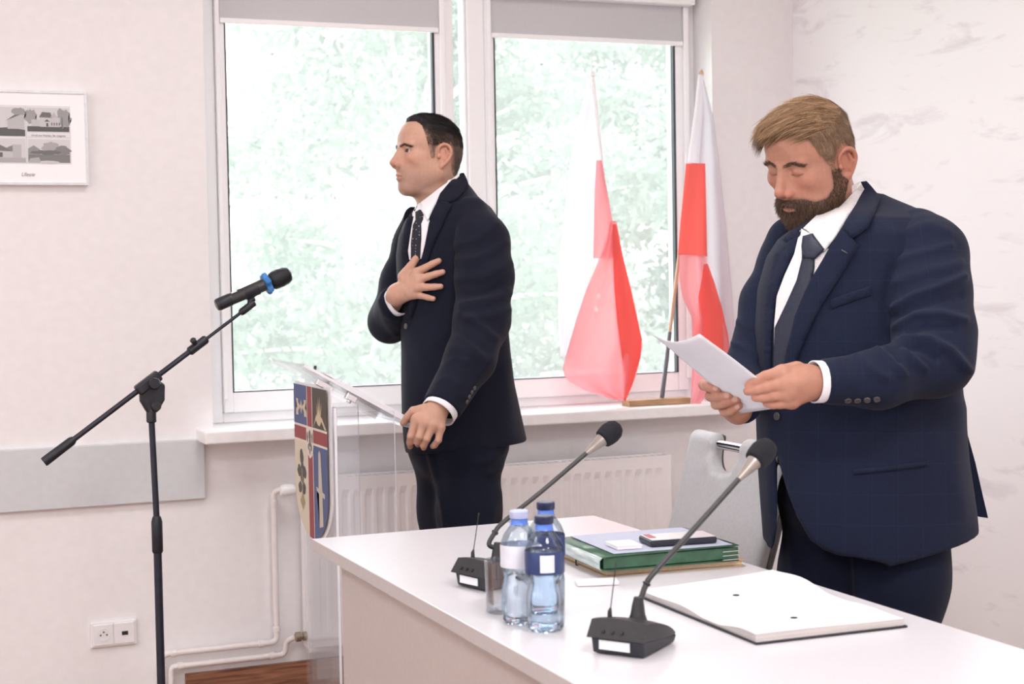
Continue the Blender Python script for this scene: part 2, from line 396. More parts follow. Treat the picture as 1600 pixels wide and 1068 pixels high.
# ------------------------------------------------------------------ flat print (posters, postcards, crest)
def print_material(name, rough=.6):
    m = bpy.data.materials.new(name); N, L, B = nt(m)
    a = N.new('ShaderNodeVertexColor'); a.layer_name = 'ink'
    nz = N.new('ShaderNodeTexNoise'); nz.inputs['Scale'].default_value = 220
    mp = N.new('ShaderNodeMapRange'); mp.inputs[3].default_value = .93; mp.inputs[4].default_value = 1.05
    L.new(nz.outputs['Fac'], mp.inputs[0])
    mx = N.new('ShaderNodeMix'); mx.data_type = 'RGBA'; mx.blend_type = 'MULTIPLY'; mx.inputs[0].default_value = 1
    L.new(a.outputs[0], mx.inputs[6]); L.new(mp.outputs[0], mx.inputs[7]); L.new(mx.outputs[2], B.inputs['Base Color'])
    B.inputs['Roughness'].default_value = rough
    return m
M['print'] = print_material('printed_ink')
def flat_print(name, polys, o, ex, ey, step, parent, m=None):
    "polys: (points, colour) drawn in order, each a hair above the last, along step"
    bm = bmesh.new(); cl = bm.loops.layers.float_color.new('ink')
    o, ex, ey, step = V(o), V(ex), V(ey), V(step); off = V((0, 0, 0)); p = parent
    while p is not None: off = off+p.location; p = p.parent
    for i, (pts, c) in enumerate(polys):
        vs = [bm.verts.new(o+ex*x+ey*y+step*i-off) for x, y in pts]
        f = bm.faces.new(vs)
        for l in f.loops: l[cl] = (*c, 1)
    bmesh.ops.triangulate(bm, faces=bm.faces)
    me = bpy.data.meshes.new(name); bm.to_mesh(me); bm.free(); me.materials.append(m or M['print'])
    ob = bpy.data.objects.new(name, me); COL.objects.link(ob); ob.parent = parent
    return ob
def blob(cx, cy, rx, ry, n=18, seed=0, rough=.25):
    R = random.Random(seed); return [(cx+rx*math.cos(2*PI*i/n)*(1+R.uniform(-rough, rough)), cy+ry*math.sin(2*PI*i/n)*(1+R.uniform(-rough, rough))) for i in range(n)]
def rect(a, b, c, d): return [(a, b), (c, b), (c, d), (a, d)]
def text(name, s, o, ex, ez, size, m, parent, align='CENTER', shear=0.):
    cu = bpy.data.curves.new(name, 'FONT'); cu.body = s; cu.size = size; cu.align_x = align; cu.shear = shear; cu.extrude = .0002
    ob = bpy.data.objects.new(name, cu); COL.objects.link(ob); cu.materials.append(m)
    ex, ez = V(ex), V(ez); nz = ex.cross(ez); o = V(o); p = parent
    while p is not None: o = o-p.location; p = p.parent
    ob.matrix_world = Matrix(((ex.x, ez.x, nz.x, o.x), (ex.y, ez.y, nz.y, o.y), (ex.z, ez.z, nz.z, o.z), (0, 0, 0, 1)))
    bpy.context.view_layer.update(); me = bpy.data.meshes.new_from_object(ob.evaluated_get(bpy.context.evaluated_depsgraph_get())); mw = ob.matrix_world.copy(); bpy.data.objects.remove(ob)
    ob = bpy.data.objects.new(name, me); COL.objects.link(ob); ob.matrix_world = mw; ob.parent = parent
    return ob
M['ink'] = mat('grey_ink', (.22, .22, .24), .7)

# ------------------------------------------------------------------ framed postcard picture
pic = thing('framed_picture', 'white framed set of old grey village views hanging on the wall', 'picture', (.506, 4.998, 1.618))
b = MB(); b.bb((.324, 4.978, 1.618), (.688, 4.9985, 1.902)); b.build('backing', M['white_pvc'], pic, bevel=.002)
M['silver'] = mat('pale_silver_frame', (.68, .70, .72), .35, metal=.3)
b = MB()
for a, c in (((.324, 1.618), (.331, 1.902)), ((.681, 1.618), (.688, 1.902)), ((.331, 1.618), (.681, 1.625)), ((.331, 1.895), (.681, 1.902))): b.bb((a[0], 4.9735, a[1]), (c[0], 4.978, c[1]))
b.build('frame', M['silver'], pic)
def vignette(name, x0, z0, x1, z1, kind):
    w_, h_ = x1-x0, z1-z0; P = []
    G = lambda g: (g, g, g*1.02)
    P.append((rect(0, 0, w_, h_), G(.66)))
    if kind == 0:      # street with a church spire
        P += [([(0, 0), (w_, 0), (w_, .22*h_), (.6*w_, .3*h_), (0, .25*h_)], G(.12)), ([(.28*w_, .3*h_), (.42*w_, .3*h_), (.35*w_, .86*h_)], G(.22)),
              (rect(.08*w_, .25*h_, .3*w_, .42*h_), G(.6)), ([(.06*w_, .42*h_), (.32*w_, .42*h_), (.2*w_, .55*h_)], G(.16)),
              ([(.6*w_, .25*h_), (.98*w_, .25*h_), (.98*w_, .8*h_), (.6*w_, .55*h_)], G(.52)), ([(.56*w_, .53*h_), (.98*w_, .95*h_), (.98*w_, .8*h_)], G(.15)), (blob(.86*w_, .85*h_, .16*w_, .13*h_, 16, 3), G(.35))]
    elif kind == 1:    # gabled manor among trees
        P += [(rect(0, 0, w_, .22*h_), G(.11)), (blob(.08*w_, .62*h_, .14*w_, .33*h_, 20, 1), G(.36)), (blob(.86*w_, .58*h_, .17*w_, .38*h_, 22, 2), G(.34)),
              (rect(.1*w_, .22*h_, .3*w_, .5*h_), G(.55)), (rect(.3*w_, .2*h_, .78*w_, .6*h_), G(.58)), ([(.28*w_, .6*h_), (.36*w_, .82*h_), (.56*w_, .8*h_), (.6*w_, .58*h_)], G(.17)),
              ([(.55*w_, .6*h_), (.64*w_, .82*h_), (.72*w_, .6*h_)], G(.5)), ([(.4*w_, .42*h_), (.47*w_, .52*h_), (.54*w_, .42*h_)], G(.12)), (rect(.45*w_, .22*h_, .5*w_, .36*h_), G(.1))]
        P += [(rect((.57+.06*i)*w_, .26*h_, (.595+.06*i)*w_, .38*h_), G(.13)) for i in range(4)] + [(rect(.82*w_, .1*h_, .84*w_, .6*h_), G(.16))]
    elif kind == 2:    # long low house
        P += [(rect(0, 0, w_, .2*h_), G(.45)), (rect(0, .2*h_, .7*w_, .5*h_), G(.56)), ([(0, .5*h_), (.72*w_, .46*h_), (.4*w_, .75*h_), (0, .9*h_)], G(.2)), (rect(.7*w_, .2*h_, .9*w_, .75*h_), G(.5)), ([(.55*w_, .6*h_), (.7*w_, .72*h_), (.7*w_, .45*h_)], G(.25))]
        P += [(rect((.06+.17*i)*w_, .22*h_, (.13+.17*i)*w_, .42*h_), G(.15)) for i in range(3)]
    else:              # pond with houses
        P += [(rect(0, .02*h_, w_, .36*h_), G(.22)), (blob(.52*w_, .68*h_, .2*w_, .22*h_, 18, 5), G(.42)), ([(0, .35*h_), (.3*w_, .35*h_), (.28*w_, .58*h_), (.14*w_, .74*h_), (0, .6*h_)], G(.3)),
              (blob(.82*w_, .52*h_, .2*w_, .2*h_, 18, 6), G(.25)), (blob(.45*w_, .45*h_, .35*w_, .1*h_, 18, 7), G(.18)), ([(0, .02*h_), (.3*w_, .02*h_), (.26*w_, .24*h_), (.05*w_, .2*h_)], G(.45)), (blob(.5*w_, .04*h_, .28*w_, .07*h_, 14, 8), G(.62))]
    flat_print(name, P, (x0, 4.9772, z0), (1, 0, 0), (0, 0, 1), (0, -.0001, 0), pic)
flat_print('postcard', [(rect(0, 0, .264, .176), (.80, .80, .82)), (rect(.001, .001, .263, .175), (.72, .72, .74)), (rect(.002, .002, .262, .174), (.80, .80, .82)), (rect(.1325, .002, .1345, .174), (.62, .62, .65)), (rect(.135, .08, .262, .081), (.5, .5, .53)), (rect(.135, .096, .262, .097), (.5, .5, .53))], (.374, 4.9777, 1.681), (1, 0, 0), (0, 0, 1), (0, -.00005, 0), pic)
vignette('photo_print', .378, 1.764, .5045, 1.851, 0); vignette('photo_print', .511, 1.779, .634, 1.851, 1)
vignette('photo_print', .378, 1.685, .5045, 1.757, 2); vignette('photo_print', .511, 1.684, .634, 1.756, 3)
text('caption', 'Ulesie', (.508, 4.9772, 1.644), (1, 0, 0), (0, 0, 1), .016, M['ink'], pic, shear=.35)
text('postcard_greeting', 'Gruß aus Waldau, Bz. Liegnitz', (.572, 4.9766, 1.7645), (1, 0, 0), (0, 0, 1), .0082, M['ink'], pic)

# ------------------------------------------------------------------ socket
so = thing('wall_socket', 'white double wall socket plate low on the wall beside the stand pole', 'socket', (.728, 4.999, .19))
zc = .224
b = MB(); b.bb((.655, 4.987, zc-.04), (.797, 4.9995, zc+.04)); b.build('plate', M['socket'], so, bevel=.004, seg=3)
b = MB(); b.bb((.663, 4.983, zc-.033), (.724, 4.9885, zc+.033)); b.bb((.728, 4.983, zc-.033), (.789, 4.9885, zc+.033)); b.build('insert', M['socket'], so, bevel=.002)
b = MB(); b.lathe([(.021, 0), (.021, .001), (.0185, .0012), (.0185, -.004)], (.694, 4.9829, zc), 24, axis=(0, -1, 0)); b.build('socket_well', M['socket'], so, smooth=True)
b = MB()
for dx, dz in ((-.0095, 0), (.0095, 0), (0, .009)): b.lathe([(.0026, 0), (.0026, .0012)], (.694+dx, 4.9822, zc+dz), 12, axis=(0, -1, 0))
b.build('contact_holes', M['hole'], so)
b = MB(); b.bb((.7495, 4.9815, zc-.006), (.7685, 4.984, zc+.006)); b.build('usb_port', M['hole'], so)

# ------------------------------------------------------------------ radiator and pipes
ra = thing('radiator', 'white ribbed panel radiator under the window sill', 'radiator', (1.99, 4.92, .15))
x0, x1, zb, zt, yf = 1.327, 2.645, .135, .672, 4.885
b = MB(); n = 0
prof = []; xs = np.linspace(x0+.03, x1-.03, 33)
vs = []; fs = []
for i in range(32):
    a, c = xs[i], xs[i+1]; d = (c-a)
    prof += [(a+d*.12, 0), (a+d*.30, .0055), (a+d*.70, .0055), (a+d*.88, 0)]
pts = [(x0, 0)] + prof + [(x1, 0)]
rows = [(zb, 0), (zb+.035, 0), (zb+.06, 1), (zt-.06, 1), (zt-.035, 0), (zt, 0)]
for z, k in rows:
    for x, y in pts: vs.append((x, yf+y*k, z))
m_ = len(pts)
for r_ in range(len(rows)-1):
    for i in range(m_-1): fs.append((r_*m_+i, r_*m_+i+1, (r_+1)*m_+i+1, (r_+1)*m_+i))
b.add(vs, fs); b.build('front_panel', M['rad'], ra)
b = MB(); b.bb((x0, yf+.06, zb), (x1, yf+.075, zt)); b.build('rear_panel', M['rad'], ra)
b = MB(); b.bb((x0-.002, yf-.001, zb-.005), (x0, yf+.078, zt+.004)); b.build('side_cover', M['rad'], ra)
b = MB(); b.bb((x1, yf-.001, zb-.005), (x1+.002, yf+.078, zt+.004)); b.build('side_cover', M['rad'], ra)
b = MB(); b.bb((x0, yf-.001, zt-.004), (x1, yf+.004, zt+.006)); b.bb((x0, yf+.07, zt-.004), (x1, yf+.078, zt+.006))
for i in range(46): xx = x0+.014+i*(x1-x0-.028)/45; b.bb((xx-.004, yf+.002, zt-.001), (xx+.004, yf+.074, zt+.003))
b.build('top_grille', M['rad'], ra)
b = MB()
for x in (1.7, 2.3): b.bb((x-.02, yf+.07, .3), (x+.02, 4.999, .5))
b.build('wall_bracket', M['rad'], ra)
b = MB(); b.lathe([(.011, 0), (.011, .03), (.017, .031), (.019, .04), (.019, .066), (.016, .074), (.008, .076)], (1.325, yf+.035, .645), 18, axis=(-1, 0, -.0)); b.build('thermostat_head', M['white_pvc'], ra, smooth=True)
b = MB(); b.lathe([(.009, 0), (.015, .001), (.015, .012), (.011, .014), (.011, .019), (.016, .02), (.016, .036), (.009, .04)], (1.325, yf+.035, .168), 14, axis=(-1, 0, 0)); b.build('lower_valve', M['brass'], ra, smooth=True)
pp = thing('heating_pipes', 'pair of cream painted heating pipes running along the foot of the wall', 'pipe', (1.05, 4.96, 0))
b = MB(); yp = 4.963
def rounded(pts, r=.022, k=6):
    P = [V(p) for p in pts]; out = [P[0]]
    for i in range(1, len(P)-1):
        a, c, d = P[i-1], P[i], P[i+1]; u1 = (a-c).normalized(); u2 = (d-c).normalized()
        for j in range(k+1):
            t = j/k; out.append((c+u1*r)*(1-t)**2 + c*2*t*(1-t) + (c+u2*r)*t*t)
    return out+[P[-1]]
b.tube(rounded([(1.29, yf+.035, .645), (1.238, yp, .64), (1.238, yp, .148), (.868, yp, .148), (.868, yp, 0)]), .0098, 12); b.build('supply_pipe', M['pipe'], pp, smooth=True)
b = MB(); b.tube(rounded([(1.287, yf+.035, .168), (1.268, yp-.01, .150), (1.262, yp, .105), (.895, yp, .105), (.895, yp, 0)], .016), .0095, 12); b.build('return_pipe', M['pipe'], pp, smooth=True)
b = MB()
for p, ax in (((1.238, yp, .19), (0, 0, 1)), ((1.238, yp, .60), (0, 0, 1)), ((1.185, yp, .148), (1, 0, 0)), ((.905, yp, .148), (1, 0, 0)), ((.868, yp, .105), (0, 0, 1)), ((.925, yp, .105), (1, 0, 0)), ((1.22, yp, .105), (1, 0, 0))):
    b.lathe([(.0095, -.009), (.0125, -.008), (.0125, .008), (.0095, .009)], p, 14, axis=ax)
b.build('joint_collar', M['pipe'], pp, smooth=True)

# ------------------------------------------------------------------ table
TX0, TX1, TY0, TY1, TZ = .923, 1.612, 1.15, 3.362, .75
tb = thing('conference_table', 'long white laminate table with a closed beige front panel', 'table', ((TX0+TX1)/2, 2.26, 0))
b = MB(); b.bb((TX0, TY0, TZ-.026), (TX1, TY1, TZ)); b.build('tabletop', M['table'], tb, bevel=.0015)
b = MB(); e = .0012
b.bb((TX0-e, TY0-e, TZ-.0255), (TX0, TY1+e, TZ-.0008)); b.bb((TX1, TY0-e, TZ-.0255), (TX1+e, TY1+e, TZ-.0008)); b.bb((TX0, TY0-e, TZ-.0255), (TX1, TY0, TZ-.0008)); b.bb((TX0, TY1, TZ-.0255), (TX1, TY1+e, TZ-.0008))
b.build('edge_band', M['table_edge'], tb)
b = MB(); b.bb((.972, TY0+.08, .02), (.990, TY1-.055, TZ-.026)); b.build('front_panel', M['table_side'], tb)
for yy in (TY0+.06, TY1-.06): b = MB(); b.bb((.9905, yy-.012, .0), (TX1-.06, yy+.012, TZ-.026)); b.build('side_panel', M['table_side'], tb, bevel=.001)

# ------------------------------------------------------------------ conference microphones
def desk_mic(label, base, ang, path, head_dir, hs=1.):
    t = thing('desk_microphone', label, 'microphone', (base[0], base[1], TZ))
    ca, sa = math.cos(ang), math.sin(ang); ex = V((ca, sa, 0)); ey = V((-sa, ca, 0)); o = V((base[0], base[1], TZ+.0015))
    def L3(a, c, z): return o+ex*a+ey*c+V((0, 0, z))
    # a: backwards from the front face; c: across (+ = far side)
    wd = .0475*hs
    b = MB()
    sec = [(0.004, .006, .026, wd-.003), (.0, .024, .028, wd), ]
    low = [L3(.006, -wd+.004, 0), L3(.006, wd-.004, 0), L3(.122, wd-.01, 0), L3(.122, -wd+.01, 0), L3(0.002, -wd+.003, .026), L3(.002, wd-.003, .026), L3(.128, wd-.008, .012), L3(.128, -wd+.008, .012)]
    b.add(low, [(0, 1, 2, 3), (4, 7, 6, 5), (0, 4, 5, 1), (1, 5, 6, 2), (2, 6, 7, 3), (3, 7, 4, 0)]); b.build('base', M['black'], t, bevel=.003, seg=2)
    b = MB(); n = 9; prof = []
    for i in range(n):
        u = i/(n-1); a = .012+.118*u; z = .050-.036*u**1.7; prof.append((a, z))
    vs = []
    for (a, z) in [(-.006, .026)]+prof+[(.131, .0125)]:
        ww = wd*(1 if a < .05 else 1-.25*((a-.05)/.08)**2)
        for s_ in (-1, -.5, 0, .5, 1): vs.append(L3(a, s_*ww, z + (.004*(1-s_*s_) if a > 0 else 0)))
    k = len(prof)+2; fs = [(i*5+j, i*5+j+1, (i+1)*5+j+1, (i+1)*5+j) for i in range(k-1) for j in range(4)]
    # sides down to the base rim
    m0 = len(vs)
    for (a, z) in [(-.006, .026)]+prof+[(.131, .0125)]:
        ww = wd*(1 if a < .05 else 1-.25*((a-.05)/.08)**2)
        zb_ = .0255 - .0135*max(0, a)/.131
        vs += [L3(a, -ww, min(z, zb_)), L3(a, ww, min(z, zb_))]
    for i in range(k-1): fs += [(i*5, (i+1)*5, m0+2*(i+1), m0+2*i), (i*5+4, m0+2*i+1, m0+2*i+3, (i+1)*5+4)]
    fs.append(tuple(m0+2*i for i in range(k)) + tuple(m0+2*i+1 for i in reversed(range(k))))
    b.add(vs, fs); b.build('cover', M['dgrey'], t, smooth=True, sharp=.5)
    b = MB()
    for c in (-.022, -.006, .010): b.lathe([(.0032, -.001), (.0032, .0012), (.0026, .0016)], L3(-.0005-.0, -c*hs, .036)-ex*.0005, 10, axis=tuple(-ex*.86+V((0, 0, .51))))
    b.build('jack', M['hole'], t, smooth=True)
    b = MB(); R = Matrix((ex, ey, V((0, 0, 1)))).transposed()
    b.box(L3(.0022, .004, .0145), (.0016, .052*hs, .014), R); b.build('sticker', M['label_white'], t)
    b = MB(); aa = L3(.03, wd*.55, .054); tip = aa+V((.012, .004, .078))+ex*.004
    b.tube([aa-V((0, 0, .008)), aa+V((0, 0, .006)), aa+(tip-aa)*.14], [.0042, .0035, .0015], 8); b.tube([aa, tip*1.], .0009, 6); b.tube([tip-(tip-aa)*.06, tip], .0016, 6); b.build('antenna', M['black'], t, smooth=True)
    P0 = L3(.064, -.004, .036); pts = [P0, P0+V((0, 0, .008)), P0+V((0.0005, 0, .016)), P0+V((.001, 0, .030)), P0+V((.002, 0, .042))]
    b = MB(); b.tube(pts, [.0145, .0145, .0115, .0095, .007], 16); b.build('strain_relief', M['dgrey'], t, smooth=True)
    gp = smooth_path([P0+V((.0015, 0, .030))]+[V(p) for p in path], 10)
    b = MB(); b.tube(gp, .0045, 12); jj = gp[int(len(gp)*.42)]; b.build('gooseneck', M['neck'], t, smooth=True)
    b = MB(); i0 = int(len(gp)*.40); b.tube(gp[i0-1:i0+3], [.0048, .0066, .0066, .0048], 12); b.build('neck_sleeve', M['neck'], t, smooth=True)
    hd = (V(path[-1])-V(path[-2])).normalized() if head_dir is None else V(head_dir).normalized(); e_ = V(path[-1])
    b = MB(); b.lathe([(.005, -.004), (.0062, .004), (.0115*1., .032), (.0135, .040), (.0135, .044)], e_, 20, axis=hd); b.build('neck_cone', M['cone'], t, smooth=True)
    b = MB(); b.lathe([(.0135, .039), (.0185, .042), (.0205, .050), (.0215, .062), (.0195, .074), (.0135, .083), (.006, .087), (.0005, .088)], e_, 24, axis=hd); b.build('windscreen', M['foam'], t, smooth=True)
desk_mic('black gooseneck desk microphone at the table corner behind the water bottles', (1.030, 2.680), .30,
         [atY(764, 850, 2.70), atY(773, 832, 2.705), atY(787, 815, 2.71), atY(850, 764, 2.72), atY(918, 706, 2.73)], None)
desk_mic('black gooseneck desk microphone beside the open sheaf of punched paper', (1.043, 2.105), .62,
         [atY(1003, 930, 2.146), atY(1010, 912, 2.148), atY(1023, 893, 2.15), atY(1088, 822, 2.17), atY(1156, 746, 2.19)], None)

# ------------------------------------------------------------------ bottles and glass
M['pet'] = clear_mat('clear_bottle_plastic', (.90, .945, .99), .03, .04, .30)
M['glass'] = clear_mat('tumbler_glass', (.93, .95, .97), .05, .02, .40)
def water_mat():
    m = bpy.data.materials.new('drinking_water'); N, L, B = nt(m)
    B.inputs['Base Color'].default_value = (.90, .955, 1, 1); B.inputs['Transmission Weight'].default_value = 1; B.inputs['IOR'].default_value = 1.2; B.inputs['Roughness'].default_value = 0
    return m
M['water'] = water_mat()
M['cap_navy'] = mat('navy_cap', (.012, .02, .07), .35, var=.1); M['cap_lilac'] = mat('lilac_cap', (.50, .55, .80), .35, var=.05)
M['lab_navy'] = mat('navy_label', (.022, .045, .15), .35, var=.15, scale=60); M['lab_pale'] = mat('pale_label', (.72, .75, .84), .4, var=.05)
M['ring_blue'] = mat('blue_bottle_neck', (.10, .22, .70), .3)
def bottle(label, p, cap, lab, barcode, rot=0., fill=.135, tilt=0):
    t = thing('water_bottle', label, 'bottle', (p[0], p[1], TZ+.0008)); c = (p[0], p[1], TZ+.0008); R = .0315
    HS = .93
    prof = [(.016, .006), (.026, .0), (.0305, .006), (.0315, .02), (.0315, .055), (.030, .066), (.0272, .080), (.0285, .092), (.031, .102), (.0318, .112), (.0318, .138), (.0305, .146), (.026, .158), (.018, .170), (.0125, .177), (.0115, .180)]
    prof = [(r, h*HS) for r, h in prof]; fill *= HS; c0_ = c; 
    def md(tt, h):
        k = .07*max(0, 1-h/.055) if h < .055 else .0
        return 1 - k*(.5+.5*math.cos(5*tt+rot))
    b = MB(); b.lathe(prof, c, 40, mod=md); b.build('body', M['pet'], t, smooth=True)
    wp = [(max(r-.0016, .001), max(h, .004)) for r, h in prof if h < fill]; wp.append((wp[-1][0], fill))
    b = MB(); b.lathe(wp, c, 40, mod=md); b.build('water', M['water'], t, smooth=True, sharp=1.2)
    b = MB(); b.lathe([(.0122, .174*HS), (.0158, .1755*HS), (.0142, .178*HS), (.0142, .185*HS), (.0125, .187*HS)], c, 24); b.build('neck_ring', M['ring_blue'], t, smooth=True)
    b = MB(); b.lathe([(.0155, .1865*HS), (.0160, .188*HS), (.0160, .198*HS), (.0148, .200*HS)], c, 36, mod=lambda tt, h: 1-.02*(math.cos(36*tt) > 0)); b.build('cap', cap, t, smooth=True, sharp=.4)
    if lab is not None:
        b = MB(); b.lathe([(.0321, .101*HS), (.0324, .104*HS), (.0324, .1385*HS), (.0320, .1405*HS)], c, 40)
        b.f = [f for f in b.f if len(f) == 4]; b.build('label', lab, t, smooth=True)
    if barcode is not None:
        b = MB(); vs = []
        for i in range(6):
            a = barcode-.36+.72*i/5
            for z in (.1055*HS, .1355*HS): vs.append((c[0]+.0328*math.cos(a), c[1]+.0328*math.sin(a), c[2]+z))
        b.add(vs, [(2*i, 2*i+2, 2*i+3, 2*i+1) for i in range(5)]); bc = b.build('barcode_patch', M['label_white'], t)
        b = MB(); vs = []; fs = []
        for i in range(9):
            z = (.108+.003*i)*HS
            for a in (barcode-.29, barcode+.29): 
                for dz in (0, .0012): vs.append((c[0]+.0331*math.cos(a), c[1]+.0331*math.sin(a), c[2]+z+dz))
            k = 4*i; fs.append((k, k+2, k+3, k+1))
        b.add(vs, fs); b.build('barcode_lines', mat('barcode_grey', (.45, .46, .5), .5) if 'barcode' not in M else M['barcode'], t)
    return t
cdir = math.atan2(-1, -.42)
bottle('water bottle with navy cap and navy label, nearest of the three bottles', (1.022, 2.318), M['cap_navy'], M['lab_navy'], cdir+.12, 0.)
bottle('water bottle with lilac cap and pale label, left behind the nearest bottle', (1.008, 2.388), M['cap_lilac'], M['lab_pale'], None, .9, .12)
bottle('water bottle with navy cap and navy label standing farthest back', (1.086, 2.455), M['cap_navy'], M['lab_navy'], None, .5, .085)
gl = thing('drinking_glass', 'small clear drinking glass behind the bottles beside the far microphone', 'glass', (1.012, 2.475, TZ+.0005))
b = MB(); b.lathe([(.026, 0), (.029, .003), (.031, .09), (.0295, .0905), (.0275, .006), (.02, .005)], (1.012, 2.475, TZ+.0005), 28, mod=lambda tt, h: 1-.025*(.5+.5*math.cos(9*tt))*(h < .07)); b.build('tumbler', M['glass'], gl, smooth=True)

# ------------------------------------------------------------------ folders, phone, note block
M['kraft'] = mat('tan_card', (.50, .36, .24), .75, var=.06); M['kraft_edge'] = mat('tan_paper_edges', (.62, .47, .32), .8, var=.15, scale=200, stretch=(1, 1, 12))
M['green'] = mat('green_plastic_folder', (.045, .12, .07), .3, var=.15); M['green_clear'] = mat('silvery_green_spine', (.52, .60, .60), .2, metal=.2, var=.2, scale=12, stretch=(8, 1, 8))
M['bluepaper'] = mat('blue_grey_sheet', (.50, .53, .66), .7, var=.02)
M['phone_black'] = mat('black_phone_case', (.012, .014, .025), .35); M['phone_back'] = mat('silver_phone_back', (.66, .65, .67), .3, metal=.1); M['red'] = mat('red_phone_mark', (.42, .03, .05), .4)
def slab(name, quad, z0, z1, m, parent, bev=.0015, seg=2):
    b = MB(); a = [V((*q, z0)) for q in quad]; c = [V((*q, z1)) for q in quad]
    b.add(a+c, [(3, 2, 1, 0), (4, 5, 6, 7), (0, 1, 5, 4), (1, 2, 6, 5), (2, 3, 7, 6), (3, 0, 4, 7)]); return b.build(name, m, parent, bevel=bev, seg=seg)
t = thing('card_folder', 'tan card folder with black elastic, at the bottom of the document stack', 'folder', (1.44, 2.77, TZ))
q = [(1.300, 2.668), (1.592, 2.640), (1.604, 2.90), (1.312, 2.93)]
slab('lower_cover', q, .7505, .7520, M['kraft'], t, .0005); slab('sheets', [(1.306, 2.674), (1.588, 2.646), (1.600, 2.895), (1.316, 2.924)], .7522, .7625, M['kraft_edge'], t, .001); slab('upper_cover', q, .7626, .7645, M['kraft'], t, .0006)
b = MB(); b.tube(rounded([(1.3125, 2.80, .7508), (1.302, 2.80, .7508), (1.302, 2.80, .7657), (1.34, 2.797, .7657)], .003), .0016, 8); b.build('elastic_band', M['black'], t, smooth=True)
t = thing('green_binder', 'green plastic document binder with silvery spine on the tan folder', 'folder', (1.42, 2.74, .7645))
b = MB()
pts = []
g0, g1 = V((1.285, 2.655, 0)), V((1.297, 2.892, 0)); bx_ = V((.290, -.020, 0))
sec = [(.290, .7650), (.02, .7650), (.004, .7665), (0, .771), (0, .784), (.005, .789), (.02, .7905), (.290, .7925)]
vs = [g0+bx_.normalized()*a+V((0, 0, z)) for a, z in sec] + [g1+bx_.normalized()*a+V((0, 0, z)) for a, z in sec]
n = len(sec); b.add(vs, [(i, i+1, n+i+1, n+i) for i in range(n-1)])
o = b.build('cover', M['green'], t, smooth=True); md = o.modifiers.new('thick', 'SOLIDIFY'); md.thickness = .0016; md.offset = 1
vs2 = [g0+V((.001, 0, 0))+bx_.normalized()*(a-.0022)+V((0, 0, z)) for a, z in sec[1:7]]+[g1+bx_.normalized()*(a-.0022)+V((0, 0, z)) for a, z in sec[1:7]]
b = MB(); b.add(vs2, [(i, i+1, 6+i+1, 6+i) for i in range(5)]); o = b.build('clear_spine', M['green_clear'], t, smooth=True); md = o.modifiers.new('thick', 'SOLIDIFY'); md.thickness = .001; md.offset = 1
fp = [g0+bx_*.012+V((0, .006, 0)), g0+bx_*.985+V((0, .006, 0)), g1+bx_*.985-V((0, .006, 0)), g1+bx_*.012-V((0, .006, 0))]
slab('paper_sheets', [(p.x+.006, p.y) for p in fp], .7668, .789, M['green'], t, .001)
b = MB(); c_ = g0+bx_*.97; 
for dz in (.768, .776, .784): b.tube([c_+V((-.03, -.0035, dz)), c_+V((.006, -.0035, dz)), c_+V((.008, .02, dz))], .0011, 6)
b.build('metal_clip', M['chrome'], t, smooth=True)
t = slab('loose_sheet', [(1.318, 2.664), (1.566, 2.645), (1.578, 2.872), (1.330, 2.884)], .7934, .7946, M['bluepaper'], None, .0004); tag(t, 'blue grey sheet of paper lying on the green binder', 'paper')
t = thing('note_block', 'small white note block lying on the blue grey sheet', 'notepad', (1.36, 2.73, .7946)); slab('sheets', [(1.338, 2.688), (1.388, 2.683), (1.393, 2.745), (1.343, 2.750)], .7954, .8015, M['paper'], t, .001); slab('cover', [(1.337, 2.687), (1.389, 2.682), (1.394, 2.746), (1.342, 2.751)], .8016, .803, M['label_white'], t, .0006)
t = thing('mobile_phone', 'dark cased phone with silver back lying face down beside the note block', 'phone', (1.47, 2.72, .7946))
q = [(1.408, 2.683), (1.545, 2.666), (1.554, 2.738), (1.417, 2.755)]
o = slab('case', q, .7952, .8085, M['phone_black'], t, .005, 3)
cx = sum(a for a, _ in q)/4; cy = sum(c for _, c in q)/4; qi = [(cx+(a-cx)*.955, cy+(c-cy)*.93) for a, c in q]
slab('back_panel', qi, .808, .8094, M['phone_back'], t, .0006)
def lerp(a, c, u): return (a[0]+(c[0]-a[0])*u, a[1]+(c[1]-a[1])*u)
ql = [lerp(qi[0], qi[1], .03), lerp(qi[0], qi[1], .13), lerp(qi[3], qi[2], .13), lerp(qi[3], qi[2], .03)]
ql = [lerp(ql[0], ql[3], .35), lerp(ql[1], ql[2], .35), lerp(ql[1], ql[2], .92), lerp(ql[0], ql[3], .92)]
slab('camera_strip', ql, .8094, .8103, M['red'], t, .0003)
t = slab('flat_remote', [(1.215, 2.608), (1.290, 2.586), (1.302, 2.622), (1.226, 2.645)], .7505, .758, M['label_white'], None, .0025, 3); tag(t, 'thin white plastic remote lying in front of the tan folder', 'remote')
t = thing('paper_sheaf', 'sheaf of punched white paper on a dark clipboard, open on the table', 'papers', (1.41, 2.28, TZ))
Q = [V((1.268, 2.075, 0)), V((1.546, 2.068, 0)), V((1.590, 2.535, 0)), V((1.272, 2.475, 0))]
slab('clipboard', [(p.x, p.y) for p in Q], .7506, .7535, M['black'], t, .0008)
def sheaf(u, v, k):
    p = (Q[0]*(1-u)+Q[1]*u)*(1-v)+(Q[3]*(1-u)+Q[2]*u)*v
    wv = .0035*math.sin(v*9+1.2+u*1.5)*(1-u)**2 + .002*math.sin(v*14+u*4) + (.004*u*u*math.sin(v*7+2))
    return V((p.x-.002*(1-u)*k+.004*math.sin(v*10)*u*.6, p.y, .7536+k*(.0085+max(wv, -.004))+(.0008 if k else 0)))
nu, nv = 14, 40; vs = []; fs = []
